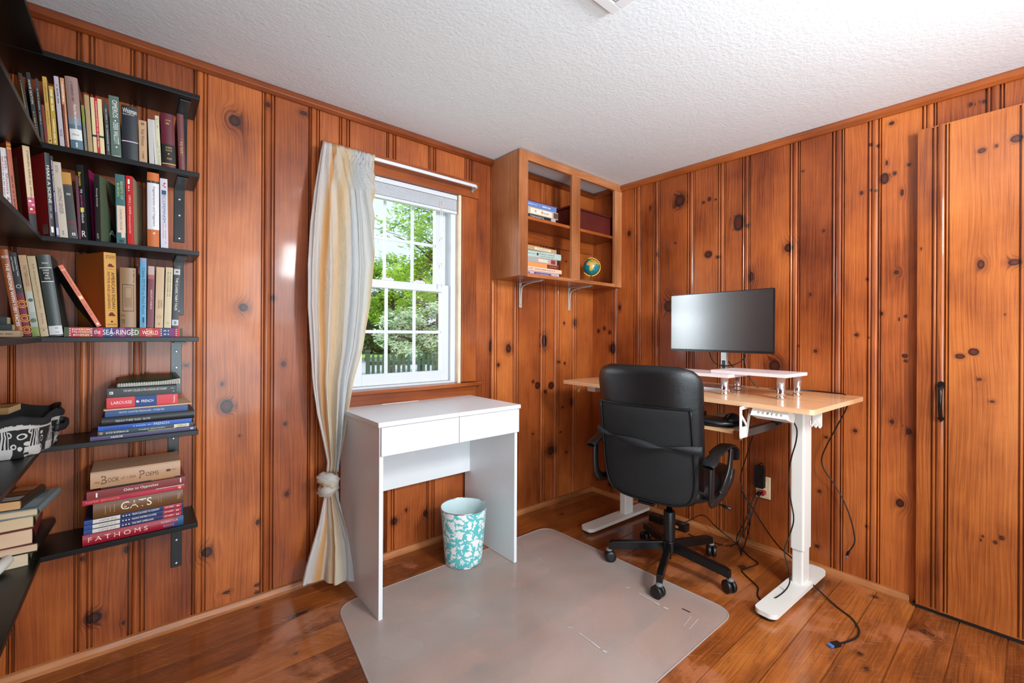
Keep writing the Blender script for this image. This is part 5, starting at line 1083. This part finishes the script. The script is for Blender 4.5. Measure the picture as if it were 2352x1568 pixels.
LY = Matrix.Rotation(-PI / 2, 3, 'Y')      # lying flat, spine to the room, head to the left
def lying(zs, items):
    z = zs + .0005
    for it in items:
        l, r_, th, lab, col, dp, els = it[:7]; op = it[7] if len(it) > 7 else {}
        y = op.get('y', -.188); yb = HY + (CAM[2] - z) * FPX / 1.45
        a = Wp(l, op.get('py', yb), y); b = Wp(r_, op.get('py', yb), y)
        h = b.x - a.x; M = Matrix.Rotation(math.radians(op.get('rz', 0)), 3, 'Z') @ LY
        book(op.get('name', 'book'), lab, th, h, dp, col, els, op.get('hard', False), op.get('pages', 'cdb994'), (b.x, y, z), M)
        z += th + .0006
    return z
def band(els_cols):
    return [(B, 1 - b, 1 - a, 0, 1, c) for a, b, c in els_cols]
lying(SZ[3], [(147, 419, TK - .0012, 'long book with many coloured stripes lying flat under the upright books', '8f1530', .16, band([(0, .035, '3c4a2a'), (.045, .12, 'b81f2a'), (.12, .2, 'c05a24'), (.22, .26, '8a1a38'), (.26, .3, 'c02a50'), (.3, .38, '2a3a7c'), (.38, .44, '5a2a6c'), (.44, .48, '9a3a7c'), (.48, .54, '5a2858'), (.55, .61, '46582e'), (.61, .68, 'b01c28'), (.68, .72, 'c4602a'), (.72, .76, 'b81f2a'), (.76, .79, 'b82a48'), (.8, .87, '28406e'), (.87, .92, '6c2c70'), (.92, .95, '8a1c44'), (.95, .975, 'c81c34'), (.975, 1, '3c4a2a')]) + [(T, 'ESPERON', .80, .94, .68, .88, W_, 'd'), (T, 'MIJANGOS', .79, .94, .40, .6, W_, 'd'), (T, 'BOWLES', .81, .93, .1, .3, W_, 'd'), (T, 'the', .72, .77, .3, .8, W_, 'd'), (T, 'SEA-RINGED', .40, .70, .22, .78, W_, 'd'), (T, 'WORLD', .23, .37, .25, .72, W_, 'd'), (I, .13, .18, .2, .4, W_), (I, .13, .18, .6, .8, W_)] + [(O, s, t_, .0018, .0009, W_) for s in (.955, .79, .63, .46, .33, .2, .06) for t_ in (.15, .38, .62, .85)])])
GRP[0] = 'stack of language books on the second lowest shelf'
lying(SZ[4], [
 (207, 450, .0125, 'flat violet book at the bottom of the stack of language books', '3a2f5a', .17, [(T, 'BODIN', .72, .82, .25, .7, W_, 'u'), (B, .03, .06, .3, .75, 'b9b9c9')], {'rz': 1}),
 (224, 444, .0135, 'dark green book with small capitals and a used sticker', '0e2a30', .18, [(B, .95, .985, .2, .8, 'a07a60'), (T, 'ECCE ROMANI I-B', .70, .92, .3, .68, W_, 'd'), (T, 'THIRD EDITION', .32, .60, .35, .68, 'c9cfc9', 'd'), (B, .05, .22, .15, .95, 'd9cfae'), (T, 'USED', .08, .18, .3, .85, '22303a', 'd'), (B, .2, .5, 0, .12, 'c9bd8a')]),
 (225, 440, .0145, 'bright blue book with white lettering in the stack', '1450b0', .18, [(T, 'FRENCH', .26, .43, .2, .75, 'cfe0f4', 'd'), (I, .46, .65, .3, .6, '9ac0f0'), (I, .66, .95, .2, .5, '0a2f70')], {'rz': -1}),
 (233, 446, .0265, 'thick black book lying in the stack of language books', '15181c', .17, [(T, 'FRENCH THREE YEARS - BLUME', .5, .86, .38, .62, 'c9ccd0', 'd')], {'hard': True, 'y': -.19}),
 (241, 431, .0215, 'navy blue book with white capitals under the red dictionary', '14437c', .16, [(T, 'PETITS CONTES FRANCAIS - STREETER', .30, .84, .4, .66, 'cdd6de', 'd')], {'y': -.186}),
 (238, 440, .0035, 'thin cream booklet wedged under the red dictionary', 'cdac88', .17, [], {'rz': 2, 'y': -.193}),
 (244.5, 408, .0335, 'red and blue pocket dictionary with white capitals', 'cf1024', .11, [(B, .31, .62, 0, 1, '16407c'), (T, 'LAROUSSE', .66, .94, .36, .64, 'f2e2de', 'd'), (T, 'FRENCH', .36, .53, .36, .62, 'f2f2f2', 'd'), (O, .58, .5, .004, 0, 'e8e8e8'), (O, .57, .55, .002, 0, 'c03040'), (T, 'Pocket', .04, .07, .15, .85, 'f2e2de', 'h')], {'y': -.182, 'pages': 'd9c0a0'}),
 (246, 406, .0285, 'black dictionary beneath the spiral notebook', '171717', .11, [(B, .92, .97, .35, .65, 'd8d8d8'), (O, .95, .5, .002, 0, '3050a0'), (T, 'THE NEW COLLEGE LATIN & ENGLISH DICTIONARY', .15, .78, .55, .8, 'ded9cf', 'd'), (I, .04, .1, .6, .75, 'b9b9b9'), (B, .3, .6, .12, .22, '1f4a52'), (O, .05, .3, .002, 0, '5ac0c8')], {'y': -.180, 'pages': 'd9c0a0'}),
])
zn = SZ[4] + .0125 + .0135 + .0145 + .0265 + .0215 + .0035 + .0335 + .0285 + .007
nbp = Wp(268, 886, -.176)
nb = thing('spiral_notebook', 'dark green spiral notebook with fanned white edges on top of the stack', 'notebook', (nbp.x, -.176, zn), math.radians(3))
GC = pm('notebook_green', '0f3a26', .35, var=.2); mb = MB()
mb.grid(lambda i, j: Vector((.165 * i / 11, .003 + .125 * j / 7, .012 + .010 * (j / 7) + .007 * math.sin(PI * i / 11) * (j / 7) + .008 * (i / 11) ** 4)), 12, 8, GC); mb.build('front_cover', parent=nb, solid=.0008)
PWH = pm('notebook_paper', 'ddd6cc', .8, var=.03); mb = MB()
for k in range(7):
    mb.grid(lambda i, j: Vector((.001 + .163 * i / 11, .002 + .0006 * k + .122 * j / 7, .001 + .0016 * k + .008 * (j / 7) * k / 6 + .006 * math.sin(PI * i / 11) * (j / 7) * k / 6 + .008 * (i / 11) ** 4 * k / 6)), 12, 8, PWH)
mb.build('paper_sheets', parent=nb, solid=.0005)
mb = MB()
for k in range(26): mb.tube([(.005 + .0062 * k + .003 * math.cos(a) * .0, -.001 + .0055 * math.cos(a), .007 + .0065 * math.sin(a)) for a in [2 * PI * q / 10 for q in range(11)]], .0009, pm('white_wire', 'e2ded8', .35), 5, smooth_path=False)
o = mb.build('spiral_binding', parent=nb); o['kind'] = 'stuff'
mb = MB(); mb.box(0, .165, 0, .125, -.0003, .0006, GC); mb.build('back_cover', parent=nb)
HIS = lambda a, b_: [(B, .92, 1, 0, 1, '1e3f80'), (B, .66, .92, .08, .92, 'd6ccbe'), (T, 'A HISTORY OF US', .70, .86, .3, .7, '3a2a2a', 'd'), (O, .63, .5, .0018, 0, W_), (O, .60, .5, .0018, 0, W_), (O, .57, .5, .0018, 0, W_), (T, a, b_, .54, .3, .72, W_, 'd'), (B, .02, .22, .06, .94, 'b02a34'), (T, 'JOY HAKIM', .11, .2, .3, .7, W_, 'd'), (I, .03, .08, .3, .65, W_)]
GRP[0] = 'stack of books on the lowest shelf'
ze = lying(SZ[5], [
 (189.5, 421, .033, 'crimson book turning blue at its right end, bottom of the lowest stack', '98162c', .16, [(B, 0, .06, 0, 1, '24527c'), (B, .06, .12, 0, .55, '3a4470'), (B, .06, .12, .55, 1, '8a2038'), (B, .12, .2, 0, .3, '5c2c50'), (T, 'F A T H O M S', .38, .95, .3, .72, 'e8c9b4', 'd'), (T, 'REBECCA', .06, .24, .6, .82, 'b9a4b0', 'd'), (T, 'GIGGS', .10, .22, .2, .42, 'b9a4b0', 'd')], {'hard': True}),
 (192, 420, .0135, 'blue and white paperback, lowest of three alike history volumes', '17255a', .17, HIS('THE FIRST AMERICANS', .32), {'y': -.187}),
 (192.5, 420, .0135, 'blue and white paperback, middle of three alike history volumes', '17255a', .17, HIS('MAKING THIRTEEN COLONIES', .29), {'y': -.187}),
 (193, 421, .0145, 'blue and white paperback, uppermost of three alike history volumes', '17255a', .17, HIS('FROM COLONIES TO COUNTRY', .26), {'y': -.186}),
 (213.5, 420, .0455, 'thick brown book with large cream capitals and a small cat picture', '6b4420', .16, [(T, 'CATS', .37, .71, .28, .82, 'efd9bc', 'd'), (O, .662, .47, .0058, 0, '3a2a22'), (O, .662, .48, .004, 0, 'c98a68'), (B, .87, .877, .2, .8, 'a87a48'), (B, .82, .827, .3, .7, 'a87a48'), (B, .775, .782, .25, .8, 'a87a48'), (B, .29, .296, .35, .75, 'a87a48'), (B, .26, .266, .3, .8, 'a87a48'), (B, .06, .066, .3, .75, 'c99a68'), (B, .04, .046, .35, .8, 'c99a68')], {'hard': True, 'y': -.184}),
 (189, 423, .0155, 'pinkish red paperback with gold capitals above the brown book', 'b01838', .16, [(T, 'PAPER BRIGADE', .66, .97, .3, .7, 'dd8a5a', 'd'), (I, .12, .55, .4, .55, 'd05a5a'), (O, .05, .5, .0045, 0, 'e0a878'), (B, 0, .3, .9, 1, 'd0cfc0')], {'rz': -1, 'y': -.189}),
 (199, 426, .0255, 'brick red book with white script in the lowest stack', '7e2422', .15, [(T, 'Odes to Opposites', .3, .65, .3, .72, 'f0e4d8', 'd'), (B, .90, .915, .2, .75, W_), (B, .05, .062, .3, .85, W_)], {'rz': 1, 'y': -.187}),
 (232, 418, .0045, 'thin black and gold booklet under the large tan book', '2b2012', .15, [(B, .1, .4, .2, .8, 'b07820')], {'y': -.18}),
 (207.5, 414, .0515, 'large thick tan book on top of the lowest stack', 'b98f6c', .15, [(T, 'the', .905, .955, .3, .45, '5a3c28', 'd'), (T, 'B', .83, .89, .22, .72, '6b4a32', 'd'), (T, 'OOK', .70, .82, .28, .55, '5a3c28', 'd'), (T, 'of 1,000', .52, .68, .32, .5, '7a583c', 'd'), (T, 'P', .42, .48, .22, .72, '6b4a32', 'd'), (T, 'OEMS', .26, .41, .3, .56, '5a3c28', 'd'), (B, .12, .17, .4, .55, '4a3424'), (I, .06, .11, .4, .55, '8a6a4c'), (B, 0, 1, .955, .965, '5a4634')], {'hard': True, 'y': -.184}),
])
# books lying on the left-wall shelves, fore-edges toward the camera
def flat(lab, near, zs, w, h, th, rz, col, hard=False, pg='dccba8', els=(), cov=None, name='book'):
    """closed book flat on its back; 'near' = its near right corner; spine on the far-left side"""
    r = thing(name, lab, 'book', (near[0], near[1], zs), math.radians(rz), GRP[0]); c = pm('cover_' + col, col, .4, var=.15); mb = MB(); bt = .0025 if hard else .001; oh = .003 if hard else 0
    mb.box(-w, 0, 0, h, 0, bt, c); mb.box(-w, 0, 0, h, th - bt, th, c)
    mb.grid(lambda i, j: Vector((-.004 * math.sin(PI * i / 6) * -1, h * j, th * i / 6)), 7, 2, c)
    for x0, x1, y0, y1, cc in els: mb.add([(-w * (1 - x0), h * y0, th + .0004), (-w * (1 - x1), h * y0, th + .0004), (-w * (1 - x1), h * y1, th + .0004), (-w * (1 - x0), h * y1, th + .0004)], [(0, 1, 2, 3)], inkm(cc))
    mb.build('cover', parent=r, fix=False)
    mb = MB(); mb.box(-w + oh, -.002, oh + .0003, h - oh - .0003, bt + .0001, th - bt - .0001, pm('pages_' + pg, pg, .9, var=.08)); mb.build('pages', parent=r)
    return r
GRP[0] = 'stack of books on the lowest left shelf'
z = SZ[5] + .0005; c0 = Zp(66, 1297, z)
flat('pale paged paperback at the bottom of the stack on the lowest left shelf', c0, z, .13, .19, .034, 3, '8d8f62', pg='d8bfa2'); z += .035
c1 = c0 + Vector((.018, -.006, 0)); flat('black hardback low in the stack on the lowest left shelf', c1, z, .15, .215, .025, -3, '171414', True, 'd9b898'); z += .026
flat('thick red hardback with cream page edges in the left stack', c0 + Vector((.009, -.01, 0)), z, .15, .20, .045, 2, '6d1a18', True, 'dcb999'); z += .046
flat('cream paperback above the red hardback in the left stack', c0 + Vector((.010, -.004, 0)), z, .14, .205, .031, 1, 'a08e6a', pg='d8bb96'); z += .032
flat('large grey blue picture book under the small ones in the left stack', c0 + Vector((.018, -.012, 0)), z, .18, .205, .021, -7, '7f8c8e', True, 'd9bf9c', els=((.5, .95, .1, .5, '97a4a4'), (.3, .7, .5, .55, '3a4444'), (.6, .9, .75, .95, '5c6a6e'))); z += .022
zt_ = z
flat('small book with a dark photo cover on the grey picture book', c0 + Vector((-.016, .002, 0)), zt_, .12, .16, .024, -10, '3a2a20', pg='dba872', els=((.05, .95, .05, .3, 'a9a49c'), (.05, .45, .35, .95, 'a85a2c'), (.55, .95, .35, .6, '7c4426'), (.55, .95, .65, .95, 'b87440')))
flat('green and yellow book topmost at the edge of the left stack', c0 + Vector((-.075, .0, .0)), zt_ + .0245, .10, .15, .014, -4, '3f6a1c', els=((.1, .9, .7, .95, 'c9a42c'), (.1, .9, .1, .6, '2f5a1a')))
rl = Zp(8, 1290, SZ[5] + .03)
pr_ = thing('rolled_paper', 'pale rolled paper leaning at the left edge by the left stack', 'paper roll', (rl.x, rl.y, SZ[5]))
mb = MB(); mb.tube([(-.02, -.07, .016), (.0, .0, .016 + .008), (.012, .045, .034)], .014, pm('rolled_paper', 'cfcac0', .6, var=.06), 14, smooth_path=False); mb.build('roll', parent=pr_)
GRP[0] = 'little pile of books at the far left'
# lying books at the left end of the third row (on the left-wall board)
z = SZ[3] + .0005
for (lab, th, col, pxr, els) in (('tan book lying at the far left under two dark ones', .017, 'b79a78', 46, [(I, .1, .8, .35, .6, '4a3a2a')]), ('dark green book lying on the tan one at the far left', .017, '1c2a20', 28, [(I, .3, .9, .3, .6, '8a9a80')]), ('small black book topmost of the little pile at far left', .02, '15201a', 16, [(I, .4, .9, .3, .6, 'b0b8a8')])):
    b = Wp(pxr, 765, -.235); 
    book('book', lab, th, .14, .12, col, els, False, 'cdb994', (b.x, -.235, z), Matrix.Rotation(math.radians(2), 3, 'Z') @ LY); z += th + .0006
# fabric basket
bc = Zp(158, 1003, SZ[4]); bs_ = thing('fabric_basket', 'black and white patterned fabric basket on the left corner shelf', 'basket', (-2.815, -.165, SZ[4]), math.radians(0))
t = NT('patterned_fabric'); g = t.sep(t.attr('cs')); uu, vv = g[0], g[1]
base = (.012, .011, .011, 1); wh = (.55, .53, .50, 1)
vo = t.n('ShaderNodeTexVoronoi'); t.put(vo.inputs['Vector'], t.comb(t.math('MULTIPLY', uu, 48), t.math('MULTIPLY', vv, 48), 0)); vo.inputs['Scale'].default_value = 1
dots = t.math('LESS_THAN', t.math('ABSOLUTE', t.math('SUBTRACT', vo.outputs['Distance'], .34)), .07)
strp = t.math('GREATER_THAN', t.math('SINE', t.math('MULTIPLY', uu, 1150)), .0)
blk_ = t.math('GREATER_THAN', t.math('SINE', t.math('MULTIPLY', uu, 95)), .45)
colm = t.math('MULTIPLY', strp, blk_)
pat = t.math('MAXIMUM', t.math('MULTIPLY', dots, t.math('SUBTRACT', 1, blk_)), colm)
lo = t.math('LESS_THAN', vv, .028); hem = t.math('MULTIPLY', t.math('GREATER_THAN', vv, .076), t.math('LESS_THAN', vv, .085)); rimb = t.math('GREATER_THAN', vv, .087)
pat = t.math('MAXIMUM', pat, t.math('MULTIPLY', lo, t.math('GREATER_THAN', t.math('SINE', t.math('MULTIPLY', uu, 95)), -.2)))
pat = t.math('MAXIMUM', t.math('MULTIPLY', pat, t.math('SUBTRACT', 1, rimb)), hem)
t.put(t.b.inputs['Base Color'], t.mix(pat, base, wh)); t.b.inputs['Roughness'].default_value = .85; t.bump(t.noise(t.obj(), 40, 3), .4, .004)
mb = MB(); oc_ = spline([Vector((x, y, 0)) for x, y in [(-.13, -.18), (.0, -.185), (.075, -.15), (.10, -.05), (.10, .06), (.06, .13), (-.05, .145), (-.13, .13), (-.135, 0), (-.13, -.18)]], 10); n = len(oc_); att = []
u = 0; us_ = [0]
for i in range(1, n): u += (oc_[i] - oc_[i - 1]).length; us_.append(u)
hs = [(0, .93, 0), (.012, .97, 0), (.03, 1.0, 0), (.06, 1.03, 0), (.078, 1.05, .003), (.086, 1.09, .005), (.10, 1.10, .007), (.108, 1.07, .007), (.104, 1.03, .006), (.09, 1.0, 0), (.05, .98, 0), (.006, .93, 0)]
for j, (hz, sc_, am) in enumerate(hs):
    for i in range(n):
        att += [us_[i], hz if j < 8 else .2, 0]
mb.grid(lambda i, j: Vector((oc_[i].x * hs[j][1] + .004 * math.sin(i * .9 + j), oc_[i].y * hs[j][1] + .003 * math.sin(i * .7), hs[j][0] + hs[j][2] * math.sin(i * .45 + 1) * 1.0 + .001)), n, len(hs), t.m); o = mb.build('body', parent=bs_, fix=False)
a = o.data.attributes.new('cs', 'FLOAT_VECTOR', 'POINT'); a.data.foreach_set('vector', att)
mb = MB(); mb.prism([(p.x * .92, p.y * .92) for p in oc_[:-1]], .002, .006, pm('basket_lining', '77726c', .9)); mb.build('base', parent=bs_)
mb = MB(); mb.tube([(.106, .03, .068), (.122, .02, .064), (.124, -.04, .058), (.110, -.09, .062)], .006, pm('black_strap', '', 0), 8, ry=.011); mb.build('handle', parent=bs_)
bk2 = Wp(9, 912, -.2); book('book', 'tan edged book poking out of the patterned basket at the left edge', .018, .15, .10, '9a7446', [(I, .1, .8, .2, .35, 'd9c0a0')], False, 'cdb082', (-2.80, -.23, SZ[4] + .108), Matrix.Rotation(math.radians(-6), 3, 'Z') @ LY)
# cabinet books
def cabstack(zs, l, items):
    z = zs + .0005
    for r_, th, lab, col, els, op in items:
        y = op.get('y', -.205); ll = op.get('l', l)
        yb = HY + (CAM[2] - z) * FPX / 2.5; a = Wp(ll, yb, y); b = Wp(r_, yb, y)
        h = max(.1, b.x - a.x); book(op.get('name', 'book'), lab, th, h, op.get('d', .13), col, els, op.get('hard', False), 'c9b8a0', (b.x, y, z), Matrix.Rotation(math.radians(op.get('rz', 0)), 3, 'Z') @ LY); z += th + .0006
GRP[0] = 'upper stack of books in the wall cabinet'
cabstack(zs_ := (1.778 + .018), 1206, [
 (1276, .024, 'black book with pale capitals at the bottom of the upper cabinet stack', '1c1a22', [(T, 'TRINKETS', .40, .85, .35, .75, 'c9c0c8', 'd'), (B, 0, .16, 0, 1, 'a9a2b4')], {}),
 (1282, .041, 'cream patterned boxed book in the upper cabinet stack', 'b8a58a', [(B, .2, .85, .12, .85, 'd9d0c4'), (O, .5, .5, .009, 0, 'c08a5a'), (I, .3, .45, .3, .6, '8a5a4a'), (O, .7, .5, .007, 0, 'c9902a'), (B, 0, .15, .1, .9, '5a4038')], {}),
 (1278, .030, 'periwinkle blue book in the upper cabinet stack', '5d77b0', [(I, .62, .92, .4, .6, 'c9d4ec'), (I, .2, .5, .3, .7, 'd4dcec'), (O, .56, .5, .004, 0, 'd07a4a')], {}),
 (1281, .010, 'thin maroon book on top of the upper cabinet stack', '5c2430', [], {'y': -.195}),
])
GRP[0] = 'lower stack of books in the wall cabinet'
cabstack(1.450 + .018, 1206, [
 (1284, .026, 'lilac grey book at the bottom of the lower cabinet stack', 'b9a2b0', [(B, .25, .75, .2, .8, '4c3a78'), (I, .3, .7, .4, .6, 'c9b9e0'), (O, .9, .5, .007, 0, '6a4a68')], {}),
 (1290, .023, 'pale peach book lying second from the bottom in the cabinet', 'd9b49a', [(T, 'LIFE', .8, .92, .3, .7, '5a4038', 'd'), (I, .2, .75, .35, .62, '5a4038')], {'y': -.21}),
 (1282, .026, 'orange and dark red book in the lower cabinet stack', 'd48a50', [(B, 0, .35, 0, .9, '6a2018'), (I, .05, .3, .35, .6, 'd48a50')], {}),
 (1279, .030, 'multicoloured book under the pale green hardback in the cabinet', 'b0948c', [(B, .05, .2, .1, .9, '8a2a30'), (B, .3, .6, .2, .8, 'c9c0a8'), (B, .7, .85, .2, .8, '8aa09a')], {}),
 (1288, .036, 'pale grey green hardback in the lower cabinet stack', 'a9b9b2', [(T, 'Fairy Land', .2, .6, .42, .78, '2a3c38', 'd'), (I, .2, .6, .2, .32, '4a5c58'), (B, .63, .68, .3, .7, '2a3c38'), (I, .7, .92, .4, .6, '5a6c68')], {'hard': True, 'y': -.212, 'rz': -2}),
 (1278, .024, 'tan book topmost of the lower cabinet stack', 'b08c68', [(B, .2, .75, .2, .75, 'c9c9b0'), (I, .3, .7, .35, .6, '6a6a50')], {'rz': 3}),
])
# ================================================================ OUTDOORS
rnd = random.Random(4)
GR = pm('lawn', '8fae54', .9, var=.25); RD = pm('asphalt', 'a9adb0', .9, var=.1)
mb = MB()
gx = [(-30, 50)]
mb.add([(-40, .3, -.45), (60, .3, -.45), (60, 9.2, -.45), (-40, 9.2, -.45)], [(0, 1, 2, 3)], GR); mb.add([(-40, 24, -.45), (60, 24, -.45), (60, 80, 1.2), (-40, 80, 1.2)], [(0, 1, 2, 3)], GR)
struct(mb.build('lawn'))
mb = MB(); mb.add([(-40, 9.2, -.45), (60, 9.2, -.45), (60, 24, -.45), (-40, 24, -.45)], [(0, 1, 2, 3)], RD); struct(mb.build('road'))
def leafmat(name, c1, c2, tr=.5):
    t = NT(name); f = t.noise(t.obj(), 2.4, 3)
    col = t.ramp(f, [(.35, lin(c1)), (.65, lin(c2))]); t.put(t.b.inputs['Base Color'], col); t.b.inputs['Roughness'].default_value = .55
    tn = t.n('ShaderNodeBsdfTranslucent'); t.put(tn.inputs[0], col); mx = t.n('ShaderNodeMixShader'); mx.inputs[0].default_value = tr
    t.t.links.new(t.b.outputs[0], mx.inputs[1]); t.t.links.new(tn.outputs[0], mx.inputs[2]); t.t.links.new(mx.outputs[0], t.out.inputs[0])
    return t.m
LF = leafmat('bright_green_leaves', '5f8f1e', 'b9d84a'); LB = leafmat('pale_bush_leaves', '7c9a68', 'd3dfc0', .3); LD = leafmat('dark_leaves', '2f4a1c', '55752c', .25)  # own leaf colours of the bright, pale and dark plants
BARK = pm('bark', '54463a', .9, var=.2)
def leaves(mb, c, rad, n, sz, m, clumps=0):
    cl = [(Vector((rnd.gauss(0, 1), rnd.gauss(0, 1), rnd.gauss(0, 1))).normalized() * rnd.random() ** .4) for _ in range(clumps or 1)]
    vs = []; fs = []
    for i in range(n):
        if clumps:
            q = cl[rnd.randrange(clumps)] + Vector((rnd.gauss(0, .11), rnd.gauss(0, .11), rnd.gauss(0, .09)))
        else: q = Vector((rnd.gauss(0, 1), rnd.gauss(0, 1), rnd.gauss(0, 1))).normalized() * rnd.random() ** .4
        p = Vector((c[0] + q[0] * rad[0], c[1] + q[1] * rad[1], c[2] + q[2] * rad[2]))
        a = Vector((rnd.gauss(0, 1), rnd.gauss(0, 1), rnd.gauss(0, .6))).normalized(); b = a.orthogonal().normalized()
        s = sz * (.6 + rnd.random() * .8); k = len(vs)
        vs += [p - a * s, p + b * s * .38, p + a * s, p - b * s * .38]; fs.append((k, k + 1, k + 2, k + 3))
    mb.add(vs, fs, m)
def tree(name, lab, cat, px, py, dist, rad, n, sz, m, clumps, group='trees and bushes outside the window'):
    p = Dp(px, py, dist); g = -.45
    r = thing(name, lab, cat, (p[0], p[1], g), group=group)
    mb = MB(); leaves(mb, (0, 0, p[2] - g), rad, n, sz, m, clumps); mb.build('foliage', parent=r, fix=False)
    mb = MB(); h = p[2] - g
    mb.tube([(0, 0, 0), (.1, .05, h * .5), (0, 0, h + rad[2] * .3)], lambda q: .06 + .02 * rad[0] * (1 - q), BARK, 8)
    for k in range(7):
        a = k * 2.4; s = h * (.6 + .06 * k)
        mb.tube([(0, 0, s), (math.cos(a) * rad[0] * .4, math.sin(a) * rad[1] * .4, s + rad[2] * .22), (math.cos(a) * rad[0] * .85, math.sin(a) * rad[1] * .85, s + rad[2] * .3)], lambda q: .035 * (1.2 - q), BARK, 6)
    mb.build('trunk', parent=r)
    return r
tree('leafy_tree', 'bright green leafy tree filling the right of the upper panes', 'tree', 1003, 560, 14, (1.9, 1.8, 2.3), 9000, .085, LF, 60)
tree('leafy_tree', 'bright green tree seen behind the middle of the upper panes', 'tree', 900, 672, 17, (1.7, 1.6, 1.25), 6000, .085, LF, 36)
tree('leafy_tree', 'far dark green tree behind the lower left panes', 'tree', 842, 735, 26, (2.6, 2.0, 1.9), 5000, .14, LD, 30)
tree('leafy_tree', 'mid green tree standing behind the pale bush', 'tree', 960, 705, 25, (4.0, 2.0, 1.8), 5000, .12, LD, 40)
tree('leafy_tree', 'distant dark tree row low behind the fence post', 'tree', 850, 772, 32, (5.5, 2.0, 1.6), 5000, .16, LD, 40)
tree('flowering_bush', 'pale silvery green bush behind the picket fence', 'bush', 965, 770, 11.6, (1.15, .8, .85), 7000, .055, LB, 40)
FN = pm('grey_green_fence_paint', '525f53', .8, var=.15)
a = Dp(845, 850, 10.2); b = Dp(1080, 850, 10.9); top = .70
fr = thing('picket_fence', 'dark weathered picket fence with one square post at its left end', 'fence', (a[0], a[1], -.45))
dv = Vector((b[0] - a[0], b[1] - a[1], 0)); ln = dv.length; ang = math.atan2(dv[1], dv[0]); fr.rotation_euler = (0, 0, ang)
n = int(ln / .115)
for k in range(1, n):
    mb = MB(); x = k * .115; mb.prism([(x - .035, .08), (x + .035, .08), (x + .035, 1.0), (x + .02, 1.09), (x, 1.12), (x - .02, 1.09), (x - .035, 1.0)], -.01, .01, FN, Matrix(((1, 0, 0, 0), (0, 0, -1, 0), (0, 1, 0, 0), (0, 0, 0, 1))))
    mb.build('picket', parent=fr)
for z in (.3, .85):
    mb = MB(); mb.box(0, ln, .012, .05, z, z + .08, FN); mb.build('rail', parent=fr)
mb = MB(); mb.box(-.05, .05, -.05, .05, 0, 1.16, FN); mb.box(-.065, .065, -.065, .065, 1.16, 1.19, FN); mb.build('post', parent=fr)
WR = pm('power_line', '30363c', .7)
for (x0, y0, x1, y1) in ((820, 490, 1100, 570), (820, 512, 1100, 590), (860, 450, 1060, 500)):
    p = Dp(x0, y0, 30); q = Dp(x1, y1, 30); mb = MB(); mb.tube([p, (p + q) / 2 - Vector((0, 0, .05)), q], .02, WR, 5)
    tag(mb.build('power_line'), {490: 'upper of the two dark power lines crossing below the blind', 512: 'lower of the two dark power lines crossing below the blind', 450: 'thin power line close under the blind'}[y0], 'power line', 'power lines crossing the sky')
